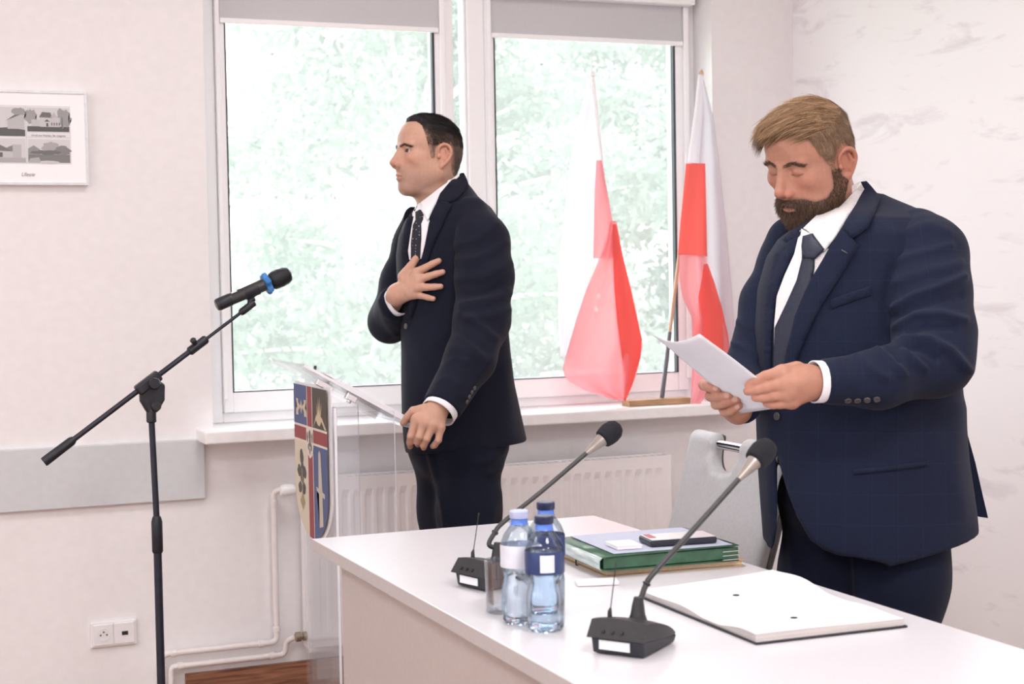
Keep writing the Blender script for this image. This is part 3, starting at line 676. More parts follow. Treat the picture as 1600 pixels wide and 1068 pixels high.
for k in (0, 1):
    for j in range(nv+1):
        for i in range(nu+1): vs.append(sheaf(.012+.97*i/nu, .01+.98*j/nv, k))
S_ = (nu+1)*(nv+1); I = lambda i, j, k: k*S_+j*(nu+1)+i
for j in range(nv):
    for i in range(nu): fs.append((I(i, j, 1), I(i+1, j, 1), I(i+1, j+1, 1), I(i, j+1, 1)))
b = MB(); b.add(vs, fs); b.build('top_sheet', M['paper'], t, smooth=True)
fs = []
for j in range(nv): fs += [(I(0, j, 0), I(0, j, 1), I(0, j+1, 1), I(0, j+1, 0)), (I(nu, j, 0), I(nu, j+1, 0), I(nu, j+1, 1), I(nu, j, 1))]
for i in range(nu): fs += [(I(i, 0, 0), I(i+1, 0, 0), I(i+1, 0, 1), I(i, 0, 1)), (I(i, nv, 0), I(i, nv, 1), I(i+1, nv, 1), I(i+1, nv, 0))]
M['page_edge'] = mat('paper_edges', (.56, .52, .50), .8, var=.35, scale=8, stretch=(1, 1, 900))
b = MB(); b.add(vs, fs); b.build('page_edges', M['page_edge'], t)
for (hx, hy) in ((1.403, 2.36), (1.40, 2.173)):
    u = (hx-1.27)/.29; z = max(sheaf(u, (hy-2.07)/.44, 1).z, 0)+.0012
    b = MB(); b.lathe([(.0058, -.001), (.0058, 0)], (hx, hy, z), 18); b.build('punch_hole', M['hole'], t)

# ------------------------------------------------------------------ lectern
M['acr_papers'] = mat('papers_on_lectern', (.84, .84, .88), .7, var=.02)
lc = thing('lectern', 'clear acrylic lectern with a painted coat of arms shield on its front', 'lectern', (1.2, 4.13, 0))
LXf, LYn, LYf = 1.152, 3.955, 4.285
b = MB(); b.bb((LXf, LYn, .012), (LXf+.008, LYf, .985)); b.build('front_panel', M['acrylic'], lc)
b = MB(); b.bb((LXf+.0085, LYn, .012), (LXf+.165, LYn+.008, .97)); b.build('side_panel', M['acrylic'], lc)
b = MB(); b.bb((LXf+.0085, LYf-.008, .012), (LXf+.165, LYf, .97)); b.build('side_panel', M['acrylic'], lc)
b = MB()
b.bb((LXf-.0008, LYn-.0008, .012), (LXf+.006, LYn-.0002, .985)); b.build('front_edge', M['acrylic_edge'], lc)
b = MB()
for yy in (LYn, LYf-.008): b.bb((LXf+.1652, yy+.002, .012), (LXf+.1662, yy+.006, .97))
b.build('rear_edge', M['acrylic_edge'], lc)
b = MB(); b.bb((1.02, 3.90, 0), (1.39, 4.34, .012)); b.build('base_plate', M['acrylic'], lc, bevel=.002)
sl = V((.387, 0, -.222)); sl.normalize(); nrm = V((.222, 0, .387)).normalized(); b0 = V((1.092, .065, 1.0985))
b = MB(); b.prism([(0, 3.945), (.375, 3.945), (.375, 4.355), (0, 4.355)], b0, sl, V((0, 1, 0)), -.008); b.build('reading_board', M['acrylic'], lc)
b = MB(); b.prism([(.366, 3.95), (.375, 3.95), (.375, 4.35), (.366, 4.35)], b0+nrm*.001, sl, V((0, 1, 0)), .018); b.build('paper_stop', M['acrylic'], lc)
b = MB()
b.prism([(0, 3.9445), (.375, 3.9445), (.375, 3.9449), (0, 3.9449)], b0, sl, V((0, 1, 0)), -.007)
b.build('board_edge', M['acrylic_edge'], lc)
for yy in (3.985, 4.255):
    b = MB(); c_ = b0+sl*.165+V((0, yy, 0))-nrm*.02; R = Matrix((sl, V((0, 1, 0)), nrm)).transposed()
    b.box(c_+nrm*.006, (.03, .02, .022), R); b.lathe([(.006, 0), (.006, .012)], c_-nrm*.012, 12, axis=tuple(nrm)); b.build('board_clamp', M['chrome'], lc, bevel=.001)
b = MB(); c_ = b0+sl*.086+V((0, 3.99, 0))-nrm*.022; b.box(c_, (.05, .02, .016), Matrix((sl, V((0, 1, 0)), nrm)).transposed()); b.build('board_hinge', M['chrome'], lc, bevel=.001)
ps = thing('lectern_papers', 'loose white sheets lying on the clear lectern board', 'papers', tuple(b0+sl*.2+V((0, 4.1, 0))))
for i, (a0, a1, y0_, y1_) in enumerate(((.10, .345, 3.965, 4.18), (.13, .355, 3.98, 4.20), (.09, .34, 4.05, 4.30))):
    b = MB(); b.prism([(a0, y0_), (a1, y0_+.006*i), (a1, y1_), (a0, y1_)], b0+nrm*(.0012+.0052*i), sl, V((0, 1, 0)), .0048); b.build('sheet', M['acr_papers'], ps)
tag(t := MB().lathe([(.004, -.07), (.0045, 0), (.003, .07)], b0+sl*.05+V((0, 4.02, 0))+nrm*.010, 10, axis=(.25, .9, -.1)).build('black_pen', M['black'], None, smooth=True, origin=b0+sl*.05+V((0, 4.02, 0))+nrm*.010), 'black pen lying across the top of the lectern board', 'pen')

# coat of arms: plate built as layers, in (across, up) with 0..1 across
SY0, SYW, SZ0, SZH = 4.335, .335, .610, .420
def sp(u, v): return (u*SYW, v*SZH)
def shield_outline(k=0.):
    pts = [(k, 1-k*.8)]
    pts += [(k, .32)]
    for i in range(1, 12):
        a = i/12; pts.append((.5-(.5-k)*math.cos(a*PI/2), .32-(.32-k*.8)*math.sin(a*PI/2)**1.0))
    pts.append((.5, k*.8)); left = pts[:]
    return left + [(1-x, y) for x, y in reversed(left[:-1])]
ex, ey = V((0, -1, 0)), V((0, 0, 1)); so_ = V((LXf-.006, SY0, SZ0))
b = MB(); b.prism([sp(*p) for p in [(-.0, 1.012), (-.0, .32)]+[(.5-.5*math.cos(i/12*PI/2)-.0, .32-.335*math.sin(i/12*PI/2)) for i in range(1, 13)]+[(1.055-.555*math.cos((12-i)/12*PI/2)+(.0), .32-.335*math.sin((12-i)/12*PI/2)) if False else (.5+.56*math.cos((12-i)/12*PI/2), .32-.335*math.sin((12-i)/12*PI/2)) for i in range(1, 12)]+[(1.06, .32), (1.06, 1.012)]], so_+V((.005, 0, 0)), ex, ey, -.004); b.build('shield_plate', M['acrylic_edge'], lc)
cB, cR, cG, cC, cK, cO = (.075, .105, .24), (.30, .055, .06), (.075, .06, .045), (.66, .59, .46), (.55, .50, .42), (.09, .085, .08)
cW, cGold = (.72, .66, .58), (.62, .52, .36)
out = shield_outline(.006)
def clip_poly(P, box):
    (x0_, y0_, x1_, y1_) = box
    def cl(P, f, g):
        o_ = []
        for i in range(len(P)):
            a, c = P[i-1], P[i]; fa, fc = f(a), f(c)
            if fa >= 0 or fc >= 0:
                if (fa >= 0) != (fc >= 0): s_ = fa/(fa-fc); o_.append((a[0]+(c[0]-a[0])*s_, a[1]+(c[1]-a[1])*s_))
                if fc >= 0: o_.append(c)
            
        return o_
    for f in (lambda p: p[0]-x0_, lambda p: x1_-p[0], lambda p: p[1]-y0_, lambda p: y1_-p[1]): P = cl(P, f, None)
    return P
S = []
def add(P, c): S.append(([sp(*p) for p in P], c))
add(out, cW)
add(clip_poly(out, (0, .735, .405, 1)), cB); add(clip_poly(out, (.575, .735, 1, 1)), cG); add(clip_poly(out, (0, 0, .405, .62)), cC); add(clip_poly(out, (.575, 0, 1, .62)), cB)
add(clip_poly(out, (.42, 0, .56, 1)), cR); add(clip_poly(out, (0, .635, 1, .72)), cR)
for g in (0, 1):   # gold key-like ornament
    s_ = 1 if g else -1; x = .235
    add([(x+s_*.02, .85), (x+s_*.09, .82), (x+s_*.09, .79), (x+s_*.16, .79), (x+s_*.16, .83), (x+s_*.125, .845), (x+s_*.16, .86), (x+s_*.16, .90), (x+s_*.09, .90), (x+s_*.09, .875)], cGold)
add([(.235, .80), (.265, .85), (.235, .90), (.205, .85)], cGold)
for i, (dx, h) in enumerate(((-.07, .10), (-.025, .14), (.02, .15), (.065, .11))):   # gold flames over a mound
    add([(.77+dx*.4-.018, .80), (.77+dx*.4+.018, .80), (.77+dx*1.1+.012, .80+h)], cGold)
add([(.60, .738), (.70, .83), (.74, .80), (.78, .83), (.86, .81), (.98, .70+.04), (.93, .74), (.84, .79), (.79, .755), (.74, .76), (.68, .79)], cGold)
for (cx, cy, rx, ry) in ((.22, .52, .05, .055), (.14, .42, .06, .04), (.30, .42, .06, .04), (.22, .40, .05, .06), (.16, .31, .055, .04), (.28, .31, .055, .04), (.23, .45, .04, .05)): add(blob(cx, cy, rx, ry, 14, int(cx*100), .2), cO)
add([(.21, .44), (.235, .44), (.25, .2), (.225, .2)], (.32, .26, .16)); add([(.22, .29), (.31, .22), (.235, .16), (.225, .2)], (.36, .29, .17)); add([(.22, .27), (.15, .22), (.225, .17)], (.36, .29, .17))
add([(.735, .58), (.765, .60), (.795, .58), (.83, .34), (.72, .34)], cK); add([(.66, .36), (.90, .33), (.90, .30), (.83, .305), (.84, .12), (.73, .10), (.73, .32), (.66, .335)], cK)
add([(.385, .735), (.595, .735), (.595, .60), (.56, .55), (.49, .525), (.42, .55), (.385, .60)], cW)
for (cx, cy, rx, ry) in ((.49, .68, .035, .03), (.42, .665, .022, .035), (.56, .665, .022, .035), (.49, .63, .03, .035), (.45, .60, .02, .025), (.53, .60, .02, .025), (.49, .575, .018, .022)): add(blob(cx, cy, rx, ry, 10, int(cx*90+cy*70), .3), (.14, .12, .11))
flat_print('coat_of_arms', S, so_+V((-.0006, 0, 0)), ex, ey, V((-.00003, 0, 0)), lc)

# ------------------------------------------------------------------ microphone stand
ms = thing('microphone_stand', 'black boom microphone stand on the floor in front of the left wall', 'stand', (.748, 4.3, 0))
b = MB(); b.tube([(.748, 4.3, .03), (.748, 4.3, .60)], .0112, 16); b.build('lower_pole', M['black_metal'], ms, smooth=True)
b = MB(); b.lathe([(.0125, .585), (.0150, .59), (.0150, .67), (.0125, .68), (.010, .685)], (.748, 4.3, 0), 18); b.build('height_clutch', M['black'], ms, smooth=True)
b = MB(); b.tube([(.748, 4.3, .67), (.741, 4.3, .965)], .0085, 14); b.build('upper_pole', M['black_metal'], ms, smooth=True)
b = MB(); b.lathe([(.0105, .940), (.0135, .943), (.0135, .975), (.0115, .98)], (.741, 4.3, 0), 16); b.build('pole_collar', M['black'], ms, smooth=True)
bd = V((1.000-.457, 0, 1.236-.85)).normalized(); bn = V((-bd.z, 0, bd.x)); pc = V((.457, 4.3, .85))+bd*(.735-.457)/bd.x
b = MB(); R = Matrix((bd, V((0, 1, 0)), bn)).transposed()
b.prism([(.735-.741+.004-.028, .045-.03), (.0, .058), (.038, .03), (.036, -.012), (.016, -.045), (-.012, -.045), (-.03, -.012)], V((.741, 4.288, 1.012)), V((1, 0, 0)), V((0, 0, 1)), -.024)
b.box(pc, (.075, .034, .030), R); b.build('boom_clutch', M['black'], ms, bevel=.006, seg=3)
b = MB(); b.lathe([(.016, 0), (.017, .004), (.017, .013), (.014, .018)], pc+V((.012, -.016, .0)), 14, axis=(0, -1, 0), mod=lambda tt, h: 1-.06*(math.cos(7*tt) > .3)); b.build('clutch_knob', M['black'], ms, smooth=True)
b = MB(); b.lathe([(.012, 0), (.013, .008), (.010, .011)], V((.752, 4.287, .985)), 14, axis=(0, -1, 0)); b.build('clutch_bolt', M['dgrey'], ms, smooth=True)
b = MB(); b.tube([V((.457, 4.3, .85))+bd*.03, V((.457, 4.3, .85))+bd*.50], .0075, 14); b.build('boom_arm', M['black_metal'], ms, smooth=True)
b = MB(); o_ = V((.457, 4.3, .85)); b.tube([o_, o_+bd*.006, o_+bd*.09, o_+bd*.098], [.0125, .0135, .0125, .009], 14); b.build('counterweight_grip', M['black'], ms, smooth=True)
b = MB(); b.tube([o_+bd*.478, o_+bd*.482, o_+bd*.535, o_+bd*.54], [.009, .0125, .0125, .009], 14); b.lathe([(.007, 0), (.009, .014), (.006, .017)], o_+bd*.505+bn*.01-V((0, .008, 0)), 10, axis=tuple(bn*.8-V((0, .4, 0)))); b.build('boom_collar', M['black'], ms, smooth=True)
b = MB(); b.tube([o_+bd*.5, o_+bd*.668], .0048, 12); b.build('boom_extension', M['black_metal'], ms, smooth=True)
md_ = V((1.121-.925, 0, 1.331-1.252)).normalized(); mn = V((-md_.z, 0, md_.x)); m0 = V((.925, 4.3, 1.252))
cl = m0+md_*.105
b = MB(); b.tube([o_+bd*.655, o_+bd*.662, o_+bd*.70, o_+bd*.705], [.008, .0105, .0105, .008], 14); b.tube([o_+bd*.69, o_+bd*.70+bn*.012, cl-mn*.024], [.0085, .0095, .008], 12)
n = 14; vs = []; fs = []
for k in (0, 1):
    for j in range(n+1):
        a = PI*1.25*(j/n)-PI*.125-PI/2-PI*.5
        for rr in (.0178, .0205): vs.append(cl+md_*(-.02+.04*k)+(V((0, 1, 0))*math.cos(a)*rr+mn*math.sin(a)*rr))
for j in range(n):
    A = j*2; Bq = (n+1)*2+j*2
    fs += [(A, A+2, Bq+2, Bq), (A+1, Bq+1, Bq+3, A+3), (A, A+1, A+3, A+2), (Bq, Bq+2, Bq+3, Bq+1)]
b.add(vs, fs); b.build('mic_clip', M['black'], ms, smooth=True)
for k in range(3):
    a = .5+k*2*PI/3; d = V((math.cos(a), math.sin(a), 0))
    b = MB(); b.tube([V((.748, 4.3, .10))+d*.012, V((.748, 4.3, .012))+d*.27], .008, 10); lg = b.build('leg', M['black_metal'], ms, smooth=True)
    b = MB(); b.lathe([(.011, 0), (.012, .004), (.010, .024)], V((.748, 4.3, 0))+d*.27, 10); b.build('rubber_foot', M['black'], lg, smooth=True)
b = MB(); b.lathe([(.018, .06), (.020, .065), (.020, .135), (.014, .145)], (.748, 4.3, 0), 16); b.build('leg_hub', M['black'], ms, smooth=True)
M['mic_body'] = mat('dark_mic_body', (.045, .043, .045), .32, metal=.3, var=.1); M['blue_ring'] = mat('blue_rubber_ring', (.035, .20, .52), .45, var=.05)
def grille_mat():
    m = mat('black_wire_mesh', (.03, .03, .035), .4, metal=.7); N, L, B = m.node_tree.nodes, m.node_tree.links, m.node_tree.nodes['Principled BSDF']
    vo = N.new('ShaderNodeTexVoronoi'); vo.inputs['Scale'].default_value = 420; tc = N.new('ShaderNodeTexCoord'); L.new(tc.outputs['Object'], vo.inputs['Vector'])
    bp = N.new('ShaderNodeBump'); bp.inputs['Strength'].default_value = .8; bp.inputs['Distance'].default_value = .001; L.new(vo.outputs['Distance'], bp.inputs['Height']); L.new(bp.outputs[0], B.inputs['Normal'])
    return m
hm = thing('handheld_microphone', 'black wireless microphone with a blue rubber ring held in the stand clip', 'microphone', tuple(m0))
b = MB(); b.lathe([(.0135, 0), (.0165, .003), (.0172, .01), (.0172, .044), (.0165, .046), (.0170, .048), (.0178, .16), (.0185, .168)], m0, 24, axis=md_); b.build('body', M['mic_body'], hm, smooth=True)
b = MB(); b.lathe([(.0174, .006), (.0176, .0065), (.0176, .043), (.0174, .0435)], m0, 24, axis=md_); b.build('end_cap', M['black'], hm, smooth=True)
b = MB(); b.lathe([(.0186, .164), (.024, .170), (.0258, .176), (.0262, .19), (.0265, .193), (.0265, .198), (.0255, .201), (.0245, .212), (.020, .222), (.010, .2275), (.001, .2285)], m0, 28, axis=md_); b.build('grille', grille_mat(), hm, smooth=True)
b = MB(); b.lathe([(.018, .146), (.026, .147), (.029, .152), (.029, .157), (.026, .162), (.018, .163)], m0, 40, axis=md_, mod=lambda tt, h: 1+.16*math.cos(6*tt)*(abs(h-.1545) < .0085)); b.build('anti_roll_ring', M['blue_ring'], hm, smooth=True)
b = MB(); b.box(m0+md_*.058+mn*.0158-V((0, .006, 0)), (.016, .014, .003), Matrix((md_, V((0, 1, 0)), mn)).transposed()); b.build('paper_tag', M['label_white'], hm)

# ------------------------------------------------------------------ chair
M['leather'] = mat('light_grey_leatherette', (.50, .50, .515), .42, var=.04, scale=120, bump=.15, bscale=500); M['leather_dark'] = mat('dark_grey_leatherette', (.085, .08, .08), .5, var=.1, scale=120, bump=.15)
# ------------------------------------------------------------------ implicit-surface sculpting
class Sculpt:
    "a field on a grid; shapes are blended in, mesh() pulls the surface out"
    def __init__(s, lo, hi, h):
        s.lo = np.array(lo, np.float32); s.h = h
        s.n = np.ceil((np.array(hi)-s.lo)/h).astype(int)+1
        s.ax = [(s.lo[i]+h*np.arange(s.n[i])).astype(np.float32) for i in range(3)]
        s.d = np.full(s.n, .5, np.float32)
    def _win(s, lo, hi, m):
        i0 = np.clip(np.floor((np.array(lo)-m-s.lo)/s.h).astype(int), 0, s.n-1); i1 = np.clip(np.ceil((np.array(hi)+m-s.lo)/s.h).astype(int)+1, 0, s.n)
        if (i1 <= i0).any(): return None, None
        sl = tuple(slice(a, b) for a, b in zip(i0, i1))
        X = np.meshgrid(*[s.ax[i][sl[i]] for i in range(3)], indexing='ij', sparse=True)
        return sl, X
    def _put(s, sl, d, k, op):
        o = s.d[sl]
        if op == 'sub': d = -d
        if k > 0:
            hh = np.maximum(k-np.abs(o-d), 0)/k
            r = (np.maximum(o, d)+hh*hh*k*.25) if op in ('sub', 'and') else (np.minimum(o, d)-hh*hh*k*.25)
        else: r = np.maximum(o, d) if op in ('sub', 'and') else np.minimum(o, d)
        s.d[sl] = r
    def cone(s, a, b, ra, rb, k=.0, op='add', sq=None):
        a = np.array(a, np.float32); b = np.array(b, np.float32); R = max(ra, rb)
        sl, X = s._win(np.minimum(a, b)-R, np.maximum(a, b)+R, k+3*s.h)
        if sl is None: return
        ba = b-a; L = float(ba@ba)+1e-12
        p = [X[i]-a[i] for i in range(3)]
        t = np.clip((p[0]*ba[0]+p[1]*ba[1]+p[2]*ba[2])/L, 0, 1)
        d = np.sqrt((p[0]-t*ba[0])**2+(p[1]-t*ba[1])**2+(p[2]-t*ba[2])**2) - (ra+(rb-ra)*t)
        s._put(sl, d, k, op)
    def chain(s, pts, rad, k=.0, op='add'):
        for i in range(len(pts)-1): s.cone(pts[i], pts[i+1], rad[i], rad[i+1], k, op)
    def ell(s, c, r, k=.0, op='add', R=None):
        c = np.array(c, np.float32); r = np.array(r, np.float32); e = r if R is None else np.full(3, r.max())
        sl, X = s._win(c-e, c+e, k+3*s.h)
        if sl is None: return
        p = [X[i]-c[i] for i in range(3)]
        if R is not None:
            R = np.array(R, np.float32); p = [p[0]*R[0][i]+p[1]*R[1][i]+p[2]*R[2][i] for i in range(3)]
        q = np.sqrt((p[0]/r[0])**2+(p[1]/r[1])**2+(p[2]/r[2])**2)
        g = np.sqrt((p[0]/r[0]**2)**2+(p[1]/r[1]**2)**2+(p[2]/r[2]**2)**2)+1e-9
        s._put(sl, q*(q-1)/g, k, op)
    def rbox(s, c, hf, rr, k=.0, op='add', R=None):
        c = np.array(c, np.float32); hf = np.array(hf, np.float32); e = hf if R is None else np.full(3, np.linalg.norm(hf))
        sl, X = s._win(c-e, c+e, k+3*s.h)
        if sl is None: return
        p = [X[i]-c[i] for i in range(3)]
        if R is not None:
            R = np.array(R, np.float32); p = [p[0]*R[0][i]+p[1]*R[1][i]+p[2]*R[2][i] for i in range(3)]
        q = [np.abs(p[i])-(hf[i]-rr) for i in range(3)]
        d = np.sqrt(np.maximum(q[0], 0)**2+np.maximum(q[1], 0)**2+np.maximum(q[2], 0)**2)+np.minimum(np.maximum(np.maximum(q[0], q[1]), q[2]), 0)-rr
        s._put(sl, d, k, op)
    def loft(s, rows, k=.0, op='add', ex=2.3):
        "rows of (b, a-centre, c-centre, a-radius, c-radius), b along axis 1"
        rows = sorted(rows); B = np.array([r[0] for r in rows]); cols = [np.array([r[i] for r in rows]) for i in range(1, 5)]
        sl, X = s._win((min(cols[0]-cols[2]), B[0], min(cols[1]-cols[3])), (max(cols[0]+cols[2]), B[-1], max(cols[1]+cols[3])), k+3*s.h)
        y = X[1]; f = [np.interp(y, B, c).astype(np.float32) for c in cols]
        q = (np.abs((X[0]-f[0])/f[2])**ex+np.abs((X[2]-f[1])/f[3])**ex)**(1/ex)
        d = (q-1)*np.minimum(f[2], f[3])
        d = np.maximum(d, np.maximum(B[0]-y, y-B[-1]))
        s._put(sl, d, k, op)
    def plane(s, p, n, k=.0):
        "keeps the side the normal points away from"
        n = np.array(n, float); n /= np.linalg.norm(n)
        X = np.meshgrid(*s.ax, indexing='ij', sparse=True)
        d = sum((X[i]-p[i])*n[i] for i in range(3)).astype(np.float32)
        s._put((slice(None),)*3, d, k, 'and')
    def mesh(s):
        d = s.d; S = d < 0
        c = np.zeros(tuple(np.array(d.shape)-1), np.int8)
        for i in (0, 1):
            for j in (0, 1):
                for k in (0, 1): c += S[i:S.shape[0]-1+i, j:S.shape[1]-1+j, k:S.shape[2]-1+k]
        act = (c > 0) & (c < 8); ce = np.argwhere(act); idx = np.full(act.shape, -1, np.int64); idx[act] = np.arange(len(ce))
        acc = np.zeros((len(ce), 3)); cnt = np.zeros(len(ce))
        for ax in range(3):
            o = [i for i in range(3) if i != ax]
            for u in (0, 1):
                for w_ in (0, 1):
                    p = ce.copy(); p[:, o[0]] += u; p[:, o[1]] += w_; q = p.copy(); q[:, ax] += 1
                    d0 = d[p[:, 0], p[:, 1], p[:, 2]]; d1 = d[q[:, 0], q[:, 1], q[:, 2]]; m = (d0 < 0) != (d1 < 0)
                    t = np.where(m, d0/np.where(m, d0-d1, 1), 0)
                    acc[m, ax] += t[m]; acc[m, o[0]] += u; acc[m, o[1]] += w_; cnt[m] += 1
        v = s.lo + s.h*(ce+acc/cnt[:, None]); Q = []
        for ax in range(3):
            a = [slice(None)]*3; b = [slice(None)]*3; a[ax] = slice(0, -1); b[ax] = slice(1, None)
            o = [i for i in range(3) if i != ax]
            for i in o: a[i] = slice(1, -1); b[i] = slice(1, -1)
            A, Bv = S[tuple(a)], S[tuple(b)]
            e = np.argwhere(A != Bv); 
            if not len(e): continue
            flip = A[e[:, 0], e[:, 1], e[:, 2]]
            e = e.copy(); 
            for i in o: e[:, i] += 1
            def cell(du, dw):
                p = e.copy(); p[:, o[0]] -= du; p[:, o[1]] -= dw; return idx[p[:, 0], p[:, 1], p[:, 2]]
            q = np.stack([cell(1, 1), cell(0, 1), cell(0, 0), cell(1, 0)], 1)
            if ax == 1: flip = ~flip
            q[~flip] = q[~flip][:, ::-1]; Q.append(q)
        return v, np.concatenate(Q)
def vnormals(v, q):
    n = np.cross(v[q[:, 2]]-v[q[:, 0]], v[q[:, 3]]-v[q[:, 1]]); out = np.zeros_like(v)
    for i in range(4): np.add.at(out, q[:, i], n)
    return out/(np.linalg.norm(out, axis=1)[:, None]+1e-12)
def relax(v, q, it=2, w_=.5):
    for _ in range(it):
        s_ = np.zeros_like(v); c = np.zeros(len(v))
        for i in range(4):
            for j in ((i+1) % 4, (i-1) % 4): np.add.at(s_, q[:, i], v[q[:, j]]); np.add.at(c, q[:, i], 1)
        v = v*(1-w_)+w_*s_/c[:, None]
    return v
def in_poly(P, x, y):
    r = np.zeros(len(x), bool); n = len(P)
    for i in range(n):
        (x0, y0), (x1, y1) = P[i-1], P[i]
        m = ((y0 > y) != (y1 > y)) & (x < (x1-x0)*(y-y0)/(y1-y0+1e-15)+x0); r ^= m
    return r
def seg_dist(x, y, pl):
    best = np.full(len(x), 1e9)
    for (x0, y0), (x1, y1) in zip(pl[:-1], pl[1:]):
        dx, dy = x1-x0, y1-y0; t = np.clip(((x-x0)*dx+(y-y0)*dy)/(dx*dx+dy*dy+1e-12), 0, 1)
        best = np.minimum(best, np.hypot(x-x0-t*dx, y-y0-t*dy))
    return best
def paint(o, cols, name='tint'):
    a = o.data.color_attributes.new(name, 'FLOAT_COLOR', 'POINT'); c = np.ones((len(cols), 4), np.float32); c[:, :3] = cols
    a.data.foreach_set('color', c.ravel())
def tint_mat(name, rough=.5, bump=.0, bscale=300, sss=0., spec=.4, sheen=0.):
    m = bpy.data.materials.new(name); N, L, B = nt(m)
    a = N.new('ShaderNodeVertexColor'); a.layer_name = 'tint'
    nz = N.new('ShaderNodeTexNoise'); nz.inputs['Scale'].default_value = bscale*.25; nz.inputs['Detail'].default_value = 4
    tc = N.new('ShaderNodeTexCoord'); L.new(tc.outputs['Object'], nz.inputs['Vector'])
    mp = N.new('ShaderNodeMapRange'); mp.inputs[3].default_value = .93; mp.inputs[4].default_value = 1.07; L.new(nz.outputs['Fac'], mp.inputs[0])
    mx = N.new('ShaderNodeMix'); mx.data_type = 'RGBA'; mx.blend_type = 'MULTIPLY'; mx.inputs[0].default_value = 1
    L.new(a.outputs[0], mx.inputs[6]); L.new(mp.outputs[0], mx.inputs[7]); L.new(mx.outputs[2], B.inputs['Base Color'])
    B.inputs['Roughness'].default_value = rough; B.inputs['Specular IOR Level'].default_value = spec
    if sss: B.inputs['Subsurface Weight'].default_value = sss; B.inputs['Subsurface Radius'].default_value = (.012, .005, .003); B.inputs['Subsurface Scale'].default_value = 1.
    if sheen: B.inputs['Sheen Weight'].default_value = sheen; B.inputs['Sheen Roughness'].default_value = .5
    if bump:
        n2 = N.new('ShaderNodeTexNoise'); n2.inputs['Scale'].default_value = bscale; n2.inputs['Detail'].default_value = 3; L.new(tc.outputs['Object'], n2.inputs['Vector'])
        b = N.new('ShaderNodeBump'); b.inputs['Strength'].default_value = bump; b.inputs['Distance'].default_value = .001; L.new(n2.outputs['Fac'], b.inputs['Height']); L.new(b.outputs[0], B.inputs['Normal'])
    return m
M['skin'] = tint_mat('skin', .48, .12, 700, sss=.12, spec=.35)
M['hair'] = tint_mat('hair', .62, 0, 200, spec=.18)
def suit_mat(name, col, check=None):
    m = mat(name, col, .8, var=.14, scale=420, bump=.3, bscale=1400, spec=.14, sheen=.05)
    if check is not None:
        N, L, B = m.node_tree.nodes, m.node_tree.links, m.node_tree.nodes['Principled BSDF']
        src = B.inputs['Base Color'].links[0].from_socket
        tc = N.new('ShaderNodeTexCoord'); sx = N.new('ShaderNodeSeparateXYZ'); L.new(tc.outputs['Object'], sx.inputs[0]); outs = []
        for ax, per in ((0, .052), (1, .062)):
            a = N.new('ShaderNodeMath'); a.operation = 'DIVIDE'; a.inputs[1].default_value = per; L.new(sx.outputs[ax], a.inputs[0])
            f = N.new('ShaderNodeMath'); f.operation = 'FRACT'; L.new(a.outputs[0], f.inputs[0])
            g = N.new('ShaderNodeMath'); g.operation = 'LESS_THAN'; g.inputs[1].default_value = .028; L.new(f.outputs[0], g.inputs[0]); outs.append(g)
        mxm = N.new('ShaderNodeMath'); mxm.operation = 'MAXIMUM'; L.new(outs[0].outputs[0], mxm.inputs[0]); L.new(outs[1].outputs[0], mxm.inputs[1])
        ml = N.new('ShaderNodeMath'); ml.operation = 'MULTIPLY'; ml.inputs[1].default_value = .2; L.new(mxm.outputs[0], ml.inputs[0])
        mx = N.new('ShaderNodeMix'); mx.data_type = 'RGBA'; L.new(ml.outputs[0], mx.inputs[0]); L.new(src, mx.inputs[6]); mx.inputs[7].default_value = (*check, 1)
        L.new(mx.outputs[2], B.inputs['Base Color'])
    return m
M['suit_a'] = suit_mat('charcoal_navy_suiting', (.0078, .0095, .0205)); M['suit_b'] = suit_mat('navy_windowpane_suiting', (.0108, .0155, .037), (.026, .041, .10))
M['trouser_a'] = suit_mat('dark_navy_trouser', (.0065, .0088, .0200)); M['trouser_b'] = suit_mat('navy_trouser', (.0075, .0118, .0295))
M['shirt'] = mat('white_shirt', (.82, .80, .83), .8, var=.01, scale=200)
def dotted(name, col, dot, scale, size):
    m = mat(name, col, .8, var=.05, scale=200); N, L, B = m.node_tree.nodes, m.node_tree.links, m.node_tree.nodes['Principled BSDF']
    src = B.inputs['Base Color'].links[0].from_socket
    tc = N.new('ShaderNodeTexCoord'); vo = N.new('ShaderNodeTexVoronoi'); vo.inputs['Scale'].default_value = scale; vo.inputs['Randomness'].default_value = .25; L.new(tc.outputs['Object'], vo.inputs['Vector'])
    lt = N.new('ShaderNodeMath'); lt.operation = 'LESS_THAN'; lt.inputs[1].default_value = size; L.new(vo.outputs['Distance'], lt.inputs[0])
    mx = N.new('ShaderNodeMix'); mx.data_type = 'RGBA'; L.new(lt.outputs[0], mx.inputs[0]); L.new(src, mx.inputs[6]); mx.inputs[7].default_value = (*dot, 1); L.new(mx.outputs[2], B.inputs['Base Color'])
    return m
M['shirt_b'] = dotted('white_shirt_small_dots', (.80, .775, .78), (.42, .43, .50), 85, .11)
M['tie_a'] = dotted('black_dotted_tie', (.012, .013, .022), (.30, .32, .42), 110, .20)
M['tie_b'] = mat('dark_navy_tie', (.013, .018, .04), .55, var=.25, scale=300)
M['button'] = mat('dark_button', (.075, .068, .07), .35, var=.1)
M['eye_white'] = mat('eye_white', (.45, .39, .38), .25); M['iris'] = mat('dark_iris', (.03, .02, .015), .4); M['shoe'] = mat('black_shoe_leather', (.012, .012, .014), .3)

